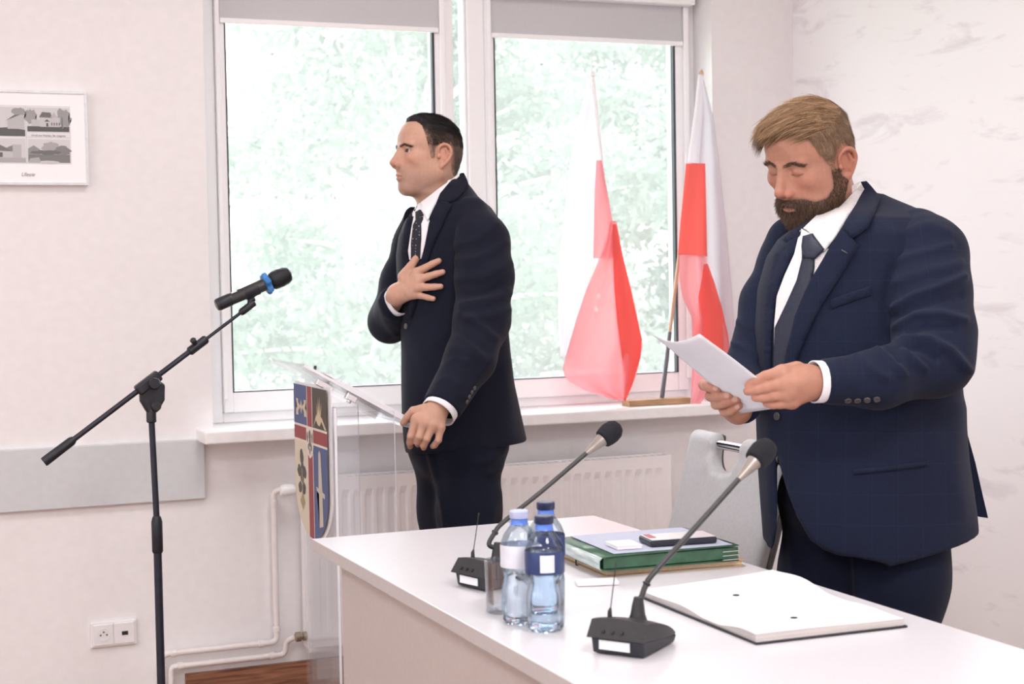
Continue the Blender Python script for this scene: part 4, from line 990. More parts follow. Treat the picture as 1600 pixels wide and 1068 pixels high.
class Frame:
    "camera-facing working frame of one figure: a right, b up, c towards the viewer, metres"
    def __init__(s, D0): s.D0 = D0; s.Rm = np.array([CR, CU, -CF]); s.o = np.array(CO + CF*D0)
    def q(s, px, py, c=0.): D = s.D0-c; return np.array([(px-800)*D/FPX, -(py-534)*D/FPX, c])
    def w(s, v): return np.asarray(v) @ s.Rm + s.o
    def loc(s, wv): return (np.asarray(wv)-s.o) @ s.Rm.T
    def px(s, v): D = s.D0-v[:, 2]; return 800+v[:, 0]*FPX/D, 534-v[:, 1]*FPX/D
    def matrix(s):
        m = Matrix.Identity(4)
        for i in range(3):
            for j in range(3): m[j][i] = s.Rm[i][j]
            m[i][3] = s.o[i]
        return m
def child_np(name, v, q, m, parent, F, tris=None, tint=None):
    "mesh given in the figure's working frame; the parent Empty carries that frame"
    if parent is not None and parent.type == 'MESH': bpy.context.view_layer.update()
    o = np_mesh(name, v, q, tris, m, None); o.parent = parent; o.matrix_parent_inverse = parent.matrix_world.inverted() @ F.matrix() if parent is not None else Matrix.Identity(4)
    if tint is not None: paint(o, tint)
    return o

def folds(F, v, q, strokes):
    n = vnormals(v, q); x, y = F.px(v); front = np.clip(n[:, 2]*2.5+.15, 0, 1); out = v.copy()
    for pl, amp, wd in strokes:
        d = seg_dist(x, y, pl); out += n*(amp*np.exp(-(d/wd)**2)*front)[:, None]
    return out
from mathutils.geometry import delaunay_2d_cdt
def patch(F, name, poly, bvh, m, parent, off=.004, thick=.003, step=6., puff=0., smooth_it=2, fn=None, back=True):
    "a piece of cloth cut to an outline and laid on the surface below it"
    P = [V(p) for p in poly]; B = []
    for i in range(len(P)):
        a, b = P[i-1], P[i]; k = max(1, int((b-a).length/step))
        B += [a+(b-a)*(j/k) for j in range(k)]
    xs = [p.x for p in B]; ys = [p.y for p in B]; I = []
    gx = np.arange(min(xs), max(xs), step); gy = np.arange(min(ys), max(ys), step*.87)
    bx_ = [(p.x, p.y) for p in B]
    for j, yy in enumerate(gy):
        xx = gx+(step/2 if j % 2 else 0); ins = in_poly(bx_, xx, np.full(len(xx), yy))
        for x in xx[ins]:
            if seg_dist(np.array([x]), np.array([yy]), bx_+bx_[:1])[0] > step*.45: I.append(V((x, yy)))
    pts = B+I; E = [(i, (i+1) % len(B)) for i in range(len(B))]
    vo, eo, fo, ov, oe, of = delaunay_2d_cdt(pts, E, [], 1, 1e-4)
    n = len(vo); C_ = np.full(n, np.nan); N_ = np.zeros((n, 3)); xy = np.array([(p.x, p.y) for p in vo])
    camp = V((0, 0, F.D0))
    for i, p in enumerate(vo):
        d = (V(F.q(p.x, p.y, 0))-camp).normalized(); h = bvh.ray_cast(camp, d)
        if h[0] is not None: C_[i] = h[0].z; N_[i] = h[1] if h[1].z > 0 else -h[1]
    ok = ~np.isnan(C_)
    for i in np.where(~ok)[0]:
        k = np.argmin(np.hypot(*(xy[ok]-xy[i]).T)); C_[i] = C_[ok][k]; N_[i] = N_[ok][k]
    fs = [tuple(f) for f in fo]
    adj = [[] for _ in range(n)]
    for f in fs:
        for i in range(len(f)): adj[f[i]].append(f[i-1]); adj[f[i-1]].append(f[i])
    for _ in range(smooth_it): C_ = np.array([.4*C_[i]+.6*np.mean(C_[adj[i]]) if adj[i] else C_[i] for i in range(n)])
    base = np.array([F.q(x, y, c) for (x, y), c in zip(xy, C_)])
    N_[:, 2] = np.maximum(N_[:, 2], .35); N_ /= np.linalg.norm(N_, axis=1)[:, None]
    bd = seg_dist(xy[:, 0], xy[:, 1], bx_+bx_[:1])
    o_ = off+puff*(1-np.exp(-bd/8.))
    if fn is not None: o_ = o_+fn(xy[:, 0], xy[:, 1])
    dirn = N_*.35+np.array([0, 0, 1.])*.65; dirn /= np.linalg.norm(dirn, axis=1)[:, None]
    top = base+dirn*np.asarray(o_)[:, None] if np.ndim(o_) else base+dirn*o_
    o = None
    bot = top-dirn*thick
    nb = len(B); tri = [f for f in fs]
    bi = [None]*len(B)
    vs = np.concatenate([top, bot]); T = []
    area = sum((xy[f[0]][0]*xy[f[1]][1]-xy[f[1]][0]*xy[f[0]][1])+(xy[f[1]][0]*xy[f[2]][1]-xy[f[2]][0]*xy[f[1]][1])+(xy[f[2]][0]*xy[f[0]][1]-xy[f[0]][0]*xy[f[2]][1]) for f in fs)
    fl = area > 0     # px y points down
    fs = [f[::-1] if fl else f for f in fs]
    ec = {}
    for f in fs:
        for i in range(len(f)): ec[(f[i-1], f[i])] = 1
    for f in fs: T.append(f); T.append(tuple(n+i for i in reversed(f)))
    quads = [(b_, a_, n+a_, n+b_) for (a_, b_) in ec if (b_, a_) not in ec]
    t3 = np.array([f for f in T if len(f) == 3])
    return child_np(name, vs, np.array(quads), m, parent, F, tris=t3)
def disc(F, name, px, py, r, bvh, m, parent, off=.004, h=.0025):
    camp = V((0, 0, F.D0)); d = (V(F.q(px, py, 0))-camp).normalized(); hit = bvh.ray_cast(camp, d)
    if hit[0] is None: return None
    nn = hit[1] if hit[1].z > 0 else -hit[1]; b = MB(); b.lathe([(r, -.001), (r, h*.6), (r*.85, h), (r*.7, h*.7), (.0005, h*.7)], hit[0]+nn*off, 16, axis=tuple(nn))
    me = bpy.data.meshes.new(name); me.from_pydata(b.v, [], b.f); o = bpy.data.objects.new(name, me); COL.objects.link(o); me.materials.append(m)
    o.parent = parent; o.matrix_parent_inverse = parent.matrix_world.inverted() @ F.matrix(); return o
def bvh_of(*meshes):
    vs = []; fs = []
    for v, q in meshes: n = len(vs); vs += [tuple(p) for p in v]; fs += [tuple(int(i)+n for i in f) for f in q]
    return BVHTree.FromPolygons(vs, fs)

# ------------------------------------------------------------------ heads
def head_field(o):
    "head in its own frame: x forward, y to its left, z up; o: dict of proportions"
    s = Sculpt((-.135, -.115, -.255), (.145, .115, .145), o.get('h', .0019)); W_ = o.get('wide', 1.)
    s.ell((-.006, 0, .043), (.094, .0745*W_, .081)); s.ell((-.036, 0, .008), (.062, .066*W_, .062), .03)
    s.ell((.034, 0, .046), (.060, .063*W_, .062), .03); s.ell((.034, 0, -.022), (.060, .058*W_, .072), .03)
    for g in (1, -1):
        s.cone((.0885, g*.010, .0245), (.079, g*.045, .026), .0085, .0075, .014)
        s.ell((.060, g*.044*W_, -.014), (.026, .021, .019), .022)
        s.cone((-.004, g*.056*W_, -.052), (.068, g*.018, -.098), .020*o.get('jaw', 1.), .017, .026)
        s.ell((.025, g*.050*W_, -.048), (.034, .016*o.get('cheek', 1.), .034), .03)
    s.ell((.040, 0, -.074), (.050, .046, .032), .03); s.ell((.066, 0, -.050), (.033, .042, .034), .02)
    s.ell((.076, 0, -.101), (.0185, .022, .0165), .016)
    for g in (1, -1):
        s.ell((.103, g*.034, .0105), (.015, .020, .0115), .014, 'sub')
        s.ell((.0775, g*.0325, .010), (.0138, .0155, .0138), .004)     # lids
    s.cone((.083, 0, .012), (.094, 0, -.030), .011, .019, .012); s.cone((.094, 0, .019), (.1165, 0, -.022), .0058, .0092, .010); s.ell((.1165, 0, -.0275), (.0115, .0105, .0095), .006)
    s.cone((.099, 0, -.042), (.112, 0, -.034), .006, .007, .006)
    for g in (1, -1):
        s.ell((.1035, g*.0145, -.0335), (.0125, .0082, .0092), .004)
        s.ell((.111, g*.0066, -.0395), (.0055, .0035, .0038), .003, 'sub')
    U = [(.0895, .0245, -.0665), (.0972, .013, -.0632), (.1015, .0045, -.0615), (.1005, 0, -.0622)]
    for g in (1, -1):
        s.chain([(x, g*y, z) for x, y, z in U], [.0024, .0038, .0042, .0040], .004)
        s.chain([(.0895, g*.0235, -.0685), (.0962, g*.012, -.0722), (.0997, 0, -.0732)], [.0024, .0042, .0048], .005)
        s.chain([(.090, g*.0265, -.0672), (.0995, g*.013, -.0668), (.105, 0, -.0667)], [.0012, .0016, .0016], .0025, 'sub')
    if o['open']:
        for g in (1, -1): s.ell((.0860, g*.0345, .0092), (.0145, .0160, o['open']), .002, 'sub', R=Matrix.Rotation(g*.30, 3, 'Z'))
    else:
        for g in (1, -1): s.chain([(.0885, g*.0205, .0040), (.0925, g*.0325, .0022), (.0855, g*.0455, .0045)], [.0011]*3, .002, 'sub')
    for g in (1, -1):
        E = lambda x, y, z: (x-.002, g*(y*W_-.001), z-.005+o.get('ear_dz', 0))
        s.ell(E(-.013, .080, .004), (.019, .0048, .030), .006, R=Matrix.Rotation(-g*.40, 3, 'Z'))
        s.ell(E(-.006, .090, .001), (.0095, .0075, .0145), .004, 'sub')
        H = [E(.004, .077, .006), E(.004, .081, .024), E(-.008, .087, .0345), E(-.024, .0925, .029), E(-.031, .093, .010), E(-.024, .089, -.010), E(-.012, .084, -.026)]
        Hs = [tuple(p) for p in smooth_path(H, 4)]; s.chain(Hs, list(np.interp(np.linspace(0, 1, len(Hs)), np.linspace(0, 1, 7), [.0030, .0036, .0038, .0040, .0038, .0034, .0044])), .0035)
        s.chain([E(-.014, .090, .022), E(-.020, .0905, .004), E(-.014, .086, -.012)], [.003, .0034, .0032], .004)
        s.ell(E(-.006, .081, -.029), (.0080, .0045, .0095), .006); s.ell(E(.0045, .079, -.002), (.0055, .0045, .0065), .005)
    nk = o['neck']; s.chain([(-.028, 0, -.005), (nk[0]*.5-.012, 0, (nk[2]-.02)*.55), nk], [.052*o.get('nw', 1.), .056*o.get('nw', 1.), .064*o.get('nw', 1.)], .03)
    for pr in o.get('extra', []): s.ell(*pr)
    return s
def ribbons(roots, dirs, length, width, sag, seg=4, seed=0, nrm=None, droop=None):
    "thin tapering hair ribbons"
    R = np.random.default_rng(seed); n = len(roots); side = np.cross(dirs, R.normal(size=(n, 3))) if nrm is None else np.cross(dirs, nrm)+R.normal(size=(n, 3))*.35
    side /= np.linalg.norm(side, axis=1)[:, None]+1e-9
    vs = np.zeros((n, seg+1, 2, 3)); p = roots.copy(); d = dirs.copy(); L = (length/seg)[:, None]
    for i in range(seg+1):
        w_ = width*(1-.8*i/seg); vs[:, i, 0] = p-side*w_; vs[:, i, 1] = p+side*w_
        d = d+sag; d /= np.linalg.norm(d, axis=1)[:, None]; p = p+d*L
    base = np.arange(n)[:, None]*(seg+1)*2; q = np.concatenate([np.stack([base[:, 0]+2*i, base[:, 0]+2*i+1, base[:, 0]+2*i+3, base[:, 0]+2*i+2], 1) for i in range(seg)])
    return vs.reshape(-1, 3), q
def sample_surface(v, q, mask_v, n, seed):
    R = np.random.default_rng(seed); m = mask_v[q].all(1); Q = q[m]
    if not len(Q): return None
    a = np.linalg.norm(np.cross(v[Q[:, 2]]-v[Q[:, 0]], v[Q[:, 3]]-v[Q[:, 1]]), axis=1); f = R.choice(len(Q), n, p=a/a.sum())
    w_ = R.dirichlet((1, 1, 1, 1), n); return (v[Q[f]]*w_[:, :, None]).sum(1), f, Q
def smooth_noise(p, sc, seed):
    R = np.random.default_rng(seed); out = np.zeros(len(p))
    for i in range(7):
        k = R.normal(size=3)*sc; out += np.sin(p@k+R.uniform(0, 6.28))
    return out/2.6
SCALP = [(.098, .101), (.060, .098), (.050, .085), (.047, .066), (.042, .046), (.034, .022), (.028, .004), (.024, -.012), (.010, -.012), (.008, .022), (.002, .034), (-.016, .037), (-.034, .028), (-.040, .0), (-.046, -.034), (-.062, -.058), (-.14, -.062), (-.14, .15), (.098, .15)]

def limb_hand(s, F, chainpts, rad, fingers, palm, k=.006):
    pass
def build_hand(F, palm, fingers, h=.0021, pad=.02, knuckle=None):
    "palm: list of (point, point, r, r) cones blended together; fingers: list of (points, radii)"
    allp = np.array([p for a in palm for p in (a[0], a[1])]+[p for f in fingers for p in f[0]])
    s = Sculpt(allp.min(0)-.055, allp.max(0)+.055, h)
    for a, b, ra, rb in palm: s.cone(a, b, ra, rb, .016)
    base = s.d.copy(); tot = base.copy()
    for pts, rad in fingers:
        s.d = base.copy(); t = Sculpt.__new__(Sculpt); t.lo, t.h, t.n, t.ax = s.lo, s.h, s.n, s.ax; t.d = np.full(s.n, .5, np.float32)
        for i in range(len(pts)-1): t.cone(pts[i], pts[i+1], rad[i], rad[i+1], .0025)
        kk = .009; hh = np.maximum(kk-np.abs(base-t.d), 0)/kk; tot = np.minimum(tot, np.minimum(base, t.d)-hh*hh*kk*.25)
    s.d = tot; v, q = s.mesh(); return relax(v, q, 1, .4), q
def nails(F, fingers, parent, name='fingernail'):
    for (tip, prev, r, up) in fingers:
        tip, prev, up = V(tip), V(prev), V(up); d = (tip-prev).normalized(); up = (up-d*up.dot(d)).normalized(); sd = d.cross(up)
        vs = []; n = 6; m_ = 5
        for i in range(n+1):
            for j in range(m_+1):
                u, w_ = i/n, (j/m_-.5)*2; ww = .66*r*(1-.25*(2*u-1)**4); a = w_*ww
                vs.append(tip+d*(-.0075+.011*u)*1.0+sd*a+up*(math.sqrt(max(r*r-a*a, 0))+.0004-.0022*max(0, u-.6)))
        fs = [(i*(m_+1)+j, i*(m_+1)+j+1, (i+1)*(m_+1)+j+1, (i+1)*(m_+1)+j) for i in range(n) for j in range(m_)]
        o = child_np(name, np.array([tuple(p) for p in vs]), np.array(fs), M['nail'], parent, F)
M['nail'] = mat('fingernail', (.50, .295, .235), .35, var=.03)
# ------------------------------------------------------------------ chair beside the standing man
def fix_out(v, q):
    t = v[q]; vol = np.einsum('ij,ij->i', t[:, 0], np.cross(t[:, 1], t[:, 2])).sum()+np.einsum('ij,ij->i', t[:, 0], np.cross(t[:, 2], t[:, 3])).sum()
    return q if vol > 0 else q[:, ::-1]
ch = thing('office_chair', 'light grey leatherette chair with a chrome handle in its backrest, behind the table', 'chair', (1.78, 3.31, 0))
CY_, CW_ = 3.330, .222
def back_world(v):   # v: (across to the near side, up 0..1 along the back, thickness to the front)
    z = v[:, 1]; t = z/.50; x = 1.840+.145*t+.018*np.sin(t*2.6)-v[:, 2]+.10*(v[:, 0])**2*0-.012*np.cos(v[:, 0]/.2*1.5)
    return np.stack([x, CY_-v[:, 0]*(1-.02*t), .425+z*.985], 1)
s = Sculpt((-.26, -.05, -.06), (.26, .56, .06), .0042)
s.rbox((0, .25, 0), (CW_, .25, .014), .014); s.rbox((0, .25, .0), (CW_*.97, .246, .017), .017, .02)
s.rbox((-.012, .49, 0), (.062, .074, .06), .045, .022, 'sub')
v, q = s.mesh(); v = relax(v, q, 2); q = fix_out(v, q)
x_, y_ = v[:, 0], v[:, 1]
d_ = np.hypot(np.maximum(np.abs(x_+.012)-.05, 0), np.maximum(.43-y_, 0)); fr = (v[:, 2] > 0)
v[:, 2] += fr*(.004*np.sin((np.arctan2(y_-.47, np.abs(x_+.012)-.02)*7))*np.exp(-d_/.035)+.005*np.sin(np.clip(y_/.5, 0, 1)*PI))
np_mesh('backrest', back_world(v), fix_out(back_world(v), q), mat_=M['leather'], parent=ch, origin=tuple(ch.location)).location = (0, 0, 0)
s = Sculpt((-.27, -.06, -.06), (.27, .57, .03), .0045); s.rbox((0, .245, -.020), (CW_+.003, .252, .009), .007); s.rbox((-.012, .50, 0), (.076, .092, .08), .055, .01, 'sub')
v, q = s.mesh(); np_mesh('back_shell', back_world(v), fix_out(back_world(v), q), mat_=M['leather_dark'], parent=ch, origin=tuple(ch.location)).location = (0, 0, 0)
b = MB(); p = back_world(np.array([[-.078, .476, .0], [.054, .476, .0]])); b.tube([V(p[0]), V(p[1])], .0115, 16); b.build('handle', M['chrome'], ch, smooth=True)
s = Sculpt((1.38, 3.05, .39), (1.96, 3.58, .52), .008); s.rbox((1.66, CY_, .452), (.225, .225, .033), .03)
v, q = s.mesh(); np_mesh('seat', v, fix_out(v, q), mat_=M['leather'], parent=ch, origin=tuple(ch.location)).location = (0, 0, 0)
for g in (-1, 1):
    for x0_, x1_ in ((1.49, 1.46), (1.83, 1.90)):
        b = MB(); b.tube([(x0_, CY_+g*.19, .425), (x1_, CY_+g*.205, .002)], .0115, 12); b.build('leg', M['chrome'], ch, smooth=True)
    b = MB(); b.tube([(1.49, CY_+g*.19, .422), (1.87, CY_+g*.19, .422), (1.90, CY_+g*.185, .56)], .011, 10); b.build('seat_rail', M['chrome'], ch, smooth=True)

# ------------------------------------------------------------------ flags on the sill
def cloth_mat(name, c, transp, rough=.8):
    m = bpy.data.materials.new(name); m.use_nodes = True; N, L = m.node_tree.nodes, m.node_tree.links; B = N['Principled BSDF']
    B.inputs['Roughness'].default_value = rough; B.inputs['Specular IOR Level'].default_value = .2
    nz = N.new('ShaderNodeTexNoise'); nz.inputs['Scale'].default_value = 500; rp = N.new('ShaderNodeValToRGB'); c = np.array(c)
    rp.color_ramp.elements[0].color = (*(c*.96), 1); rp.color_ramp.elements[1].color = (*np.clip(c*1.04, 0, 1), 1); L.new(nz.outputs['Fac'], rp.inputs[0]); L.new(rp.outputs[0], B.inputs['Base Color'])
    tl = N.new('ShaderNodeBsdfTranslucent'); L.new(rp.outputs[0], tl.inputs[0]); mx = N.new('ShaderNodeMixShader'); mx.inputs[0].default_value = .5; L.new(B.outputs[0], mx.inputs[1]); L.new(tl.outputs[0], mx.inputs[2])
    tr = N.new('ShaderNodeBsdfTransparent'); tr.inputs[0].default_value = (*np.clip(c*.5+.5, 0, 1), 1); m2 = N.new('ShaderNodeMixShader'); m2.inputs[0].default_value = transp; L.new(mx.outputs[0], m2.inputs[1]); L.new(tr.outputs[0], m2.inputs[2])
    L.new(m2.outputs[0], N['Material Output'].inputs[0]); return m
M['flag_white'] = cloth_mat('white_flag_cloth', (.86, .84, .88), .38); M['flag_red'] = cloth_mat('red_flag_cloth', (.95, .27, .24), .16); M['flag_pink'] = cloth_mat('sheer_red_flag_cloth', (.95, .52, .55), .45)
def cloth(name, rows, m, parent, Y0, waves=3., amp=.012, nu=28, nv=46, ph=0., curl=0.):
    ys = np.array([r[0] for r in rows], float); l = np.array([r[1] for r in rows], float); r_ = np.array([r[2] for r in rows], float)
    yy = np.linspace(ys[0], ys[-1], nv+1); vs = []
    for j, y in enumerate(yy):
        a, c = np.interp(y, ys, l), np.interp(y, ys, r_); t = j/nv
        sk = rows[0][3] if len(rows[0]) > 3 else 0
        for i in range(nu+1):
            u = i/nu; x = a+(c-a)*u; am = amp*min(1, (c-a)/30)
            Y = Y0 + am*math.sin(u*waves*2*PI+ph+t*1.3)+am*.5*math.sin(u*waves*3.7+t*5+ph)-curl*t*math.sin(u*PI)
            vs.append(tuple(atY(x, y+sk*(u-.5)*2*(1 if j > 0 else .2), Y)))
    fs = [(j*(nu+1)+i, j*(nu+1)+i+1, (j+1)*(nu+1)+i+1, (j+1)*(nu+1)+i) for j in range(nv) for i in range(nu)]
    b = MB(); b.v = vs; b.f = fs; o = b.build(name, m, parent, smooth=True, sharp=3.); md = o.modifiers.new('thick', 'SOLIDIFY'); md.thickness = .0006; return o
blk = thing('flag_stand', 'varnished wooden block holding two flag poles on the window sill', 'stand', (2.63, 4.95, .851))
b = MB(); b.bb((2.505, 4.925, .8515), (2.752, 4.985, .873)); b.build('wood_block', M['wood_block'], blk, bevel=.003)
fl = thing('polish_flag' if False else 'white_red_flag', 'white and red flag on a slanted pole, right one beside the window frame', 'flag', (2.665, 4.955, .873), 'white and red flags on the sill')
pb, ptp = atY(1034.5, 620, 4.955), atY(1095, 120, 4.955); pb = pb+(ptp-pb)*((.874-pb.z)/(ptp.z-pb.z))
b = MB(); b.tube([pb+(ptp-pb)*.2, ptp], .0065, 10); b.lathe([(.0065, 0), (.010, .004), (.008, .016), (.001, .028)], ptp, 12, axis=tuple((ptp-pb).normalized())); b.build('pole', M['pole'], fl, smooth=True)
M['sleeve'] = mat('grey_metal_sleeve', (.16, .16, .18), .35, metal=.6); b = MB(); b.tube([pb, pb+(ptp-pb)*.205], .0078, 12); b.build('pole_sleeve', M['sleeve'], fl, smooth=True)
cloth('white_cloth', [(118, 1092, 1098), (180, 1085, 1114), (255, 1076, 1124), (350, 1084, 1134), (450, 1090, 1143), (560, 1096, 1152), (606, 1112, 1146)], M['flag_white'], fl, 4.975, 1.6, .010)
cloth('red_cloth', [(255, 1072, 1102, 1.5), (300, 1068, 1103), (350, 1063, 1104), (399, 1059, 1105)], M['flag_red'], fl, 4.928, 1.2, .008, ph=.8)
cloth('white_cloth', [(116, 1091, 1099), (180, 1084, 1098), (256, 1073, 1092)], M['flag_white'], fl, 4.932, .8, .005)
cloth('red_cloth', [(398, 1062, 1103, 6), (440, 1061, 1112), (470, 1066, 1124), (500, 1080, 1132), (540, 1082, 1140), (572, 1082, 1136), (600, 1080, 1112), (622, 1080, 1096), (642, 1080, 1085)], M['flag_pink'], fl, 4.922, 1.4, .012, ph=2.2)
cloth('red_cloth', [(412, 1100, 1106, 0), (440, 1096, 1116), (480, 1088, 1128), (520, 1084, 1137), (545, 1092, 1140), (556, 1118, 1137)], M['flag_red'], fl, 4.915, .8, .008, ph=.4)
fl = thing('white_red_flag', 'white and red flag on a slanted pole, left one hanging in front of the pane', 'flag', (2.535, 4.955, .873), 'white and red flags on the sill')
pb, ptp = atY(979, 625, 4.955), atY(926, 120, 4.955); pb = pb+(ptp-pb)*((.874-pb.z)/(ptp.z-pb.z))
b = MB(); b.tube([pb, ptp], .0065, 10); b.lathe([(.0065, 0), (.010, .004), (.008, .016), (.001, .028)], ptp, 12, axis=tuple((ptp-pb).normalized())); b.build('pole', M['flag_white'] if False else M['white_pvc'], fl, smooth=True)
cloth('white_cloth', [(118, 920, 930), (180, 905, 936), (255, 890, 944), (330, 882, 934), (420, 872, 926), (500, 872, 905), (560, 876, 886)], M['flag_white'], fl, 4.965, 1.3, .012)
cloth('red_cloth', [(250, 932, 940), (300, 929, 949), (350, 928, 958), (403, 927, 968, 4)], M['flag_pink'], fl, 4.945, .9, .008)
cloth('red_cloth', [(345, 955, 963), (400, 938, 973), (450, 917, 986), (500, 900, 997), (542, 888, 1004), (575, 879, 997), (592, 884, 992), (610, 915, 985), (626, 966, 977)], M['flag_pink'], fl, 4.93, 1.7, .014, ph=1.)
cloth('red_cloth', [(350, 957, 963), (400, 958, 973), (450, 960, 985), (500, 964, 996), (530, 968, 1003), (560, 972, 1000), (600, 974, 988), (625, 974, 977)], M['flag_red'], fl, 4.915, .8, .007, ph=.2)
# ------------------------------------------------------------------ people: shared pieces
def head_axes(az, pitch, roll=0.):
    "az: turn from image-left towards the viewer, pitch: bowed down; columns forward, left, up in the working frame"
    ca, sa, cp, sp_ = math.cos(az), math.sin(az), math.cos(pitch), math.sin(pitch)
    f0 = np.array([-ca, 0, sa]); l = np.array([sa, 0, ca]); u0 = np.array([0, 1., 0])
    f = f0*cp-u0*sp_; u = f0*sp_+u0*cp
    if roll: l, u = l*math.cos(roll)+u*math.sin(roll), u*math.cos(roll)-l*math.sin(roll)
    return np.stack([f, l, u], 1)
def sstep(x, a, b): t = np.clip((x-a)/(b-a), 0, 1); return t*t*(3-2*t)
def face_tint(v, o):
    x, y, z = v.T; ay = np.abs(y); base = np.array(o['skin']); c = np.tile(base, (len(v), 1))
    def mixin(m, col): c[:] = c*(1-m[:, None])+np.array(col)*m[:, None]
    red = np.array(o['skin'])*np.array([1.03, .80, .76])
    mixin(.55*np.exp(-(((ay-.045)/.022)**2+((z+.022)/.02)**2))*(x > .03), red); mixin(.6*np.exp(-((x-.118)/.016)**2-((z+.03)/.014)**2)*(ay < .03), red)
    mixin(.6*sstep(ay, .074, .082)*(x < .02)*(z > -.06), red)
    n_ = smooth_noise(v, 90, 3)*.5+smooth_noise(v, 260, 4)*.5
    c *= (1+.035*n_)[:, None]
    st = o.get('stubble')
    if st:
        m = sstep(-z+.25*(x-.05), .020, .085)*sstep(x-.0*ay, -.02, .03)*(1-sstep(-z, .118, .135))
        m = np.maximum(m, sstep(-z, .044, .052)*(ay < .03)*(x > .08)); m *= 1-np.exp(-(((ay)/.026)**2+((z+.067)/.0075)**2))*(x > .08)
        mixin(st[0]*m, st[1])
    lip = np.exp(-(np.maximum(ay-.018, 0)/.006)**2)*np.exp(-((z+.0675)/.0062)**4)*(x > .085); mixin(.6*lip, o['lip'])
    bw = seg_dist(ay, z, o['brow']); mixin(o.get('brow_a', .8)*np.exp(-(bw/.0044)**2)*(x > .04), o['hair_dark'])
    ey = seg_dist(ay, z, [(.0205, .0080), (.033, .0138), (.0475, .0085)] if o['open'] else [(.0205, .0042), (.033, .0022), (.046, .0046)]); mixin((.6 if o['open'] else .8)*np.exp(-(ey/.0016)**2)*(x > .06), np.array(o['hair_dark'])*.8)
    mixin(.3*np.exp(-(((ay-.033)/.014)**2+((z+.002)/.008)**2))*(x > .06), red*.85)
    return c
def build_head(F, center, R, o):
    s = head_field(o); v, q = s.mesh(); q = fix_out(v, q); v = relax(v, q, 1, .35); t = face_tint(v, o); n = vnormals(v, q)
    return v, q, n, t, lambda p: np.asarray(p) @ R.T + center
def eyes(F, TR, parent, gaze, open_):
    for g in (1, -1):
        c = np.array((.0780, g*.0325, .0098)); s = Sculpt(c-.016, c+.016, .0012); s.ell(c, (.0122,)*3); v, q = s.mesh(); q = fix_out(v, q)
        e = child_np('eye', TR(v), q, M['eye_white'], parent, F)
        d = V(gaze).normalized(); b = MB(); b.lathe([(.0070, .0100), (.0055, .0111), (.0028, .0122), (.0003, .0125)], V(c), 20, axis=tuple(d))
        io = child_np('iris', TR(np.array(b.v)), np.array([f for f in b.f if len(f) == 4]), M['iris'], parent, F)
def hair_on(F, TR, v, q, n, parent, o, name='hair'):
    "a close-fitting cap of colour plus combed strands"
    x, y, z = v.T; ay = np.abs(y)
    m = in_poly(o['scalp'], x, z) & ~((ay > .0755*o.get('wide', 1.)) & (x > -.045) & (x < .014) & (z < .034)) & (z > -.075)
    if o.get('front_y'): m &= o['front_y'](x, y, z)
    top = sstep(z, .045, .085)
    ql = m[q].all(1); Q = q[ql]; used = np.unique(Q); mp = -np.ones(len(v), int); mp[used] = np.arange(len(used))
    edge = np.zeros(len(v)); 
    bd = np.zeros(len(v), bool); bd[np.unique(q[~ql])] = True; dist = np.where(bd, 0., 1.); 
    dd = np.where(bd, 0., 9.)
    for _ in range(13):
        for i in range(4): np.minimum.at(dd, q[:, i], dd[q[:, i-1]]+1); np.minimum.at(dd, q[:, i-1], dd[q[:, i]]+1)
    ease = sstep(dd, 0, 11)
    lift = (o['cap_side']+(o['cap_top']-o['cap_side'])*top+(o['bulk'](x, y, z) if o.get('bulk') else 0))*ease*(1+.12*smooth_noise(v, 160, 6))+.0003
    cv = v[used]+n[used]*lift[used][:, None]
    side_fade = (1-top)[:, None]
    col = np.array(o['hair_dark'])*(1-side_fade*o['fade'])+np.array(o['hair_light'])*(side_fade*o['fade'])
    col = col*(1-(1-ease[:, None])*o.get('edge_skin', .5)*side_fade)+np.array(o['skin'])*(1-ease[:, None])*o.get('edge_skin', .5)*side_fade
    V_, Q_, C_ = [cv], [mp[Q]], [col[used]]
    for st in o['strands']:
        mk = m & st['mask'](x, y, z); r = sample_surface(v, q, mk, st['n'], st['seed'])
        if r is None: continue
        p, f, QQ = r; nn = n[QQ[f]].mean(1); nn /= np.linalg.norm(nn, axis=1)[:, None]
        lf = lift[QQ[f]].mean(1); comb = st['comb'](p); comb = comb-nn*(comb*nn).sum(1)[:, None]*.85; comb /= np.linalg.norm(comb, axis=1)[:, None]+1e-9
        R_ = np.random.default_rng(st['seed']); d = comb*st['lay']+nn*(1-st['lay'])+R_.normal(size=p.shape)*st['mess']; d /= np.linalg.norm(d, axis=1)[:, None]
        ln = st['len']*R_.uniform(.6, 1.15, len(p)); 
        rv, rq = ribbons(p+nn*(lf*1.0)[:, None], d, ln, st['w'], -nn.repeat(1, 0)*st.get('sag', .08)+comb*.1, st.get('seg', 4), st['seed'], nn)
        k = rv.shape[0]//len(p); cc = np.array(st['c0'])+(np.array(st['c1'])-np.array(st['c0']))*R_.uniform(0, 1, (len(p), 1)); off = sum(len(a) for a in V_)
        V_.append(rv); Q_.append(rq+off); C_.append(cc.repeat(k, 0))
    h = child_np(name, TR(np.concatenate(V_)), np.concatenate(Q_), M['hair'], parent, F, tint=np.concatenate(C_)); return h
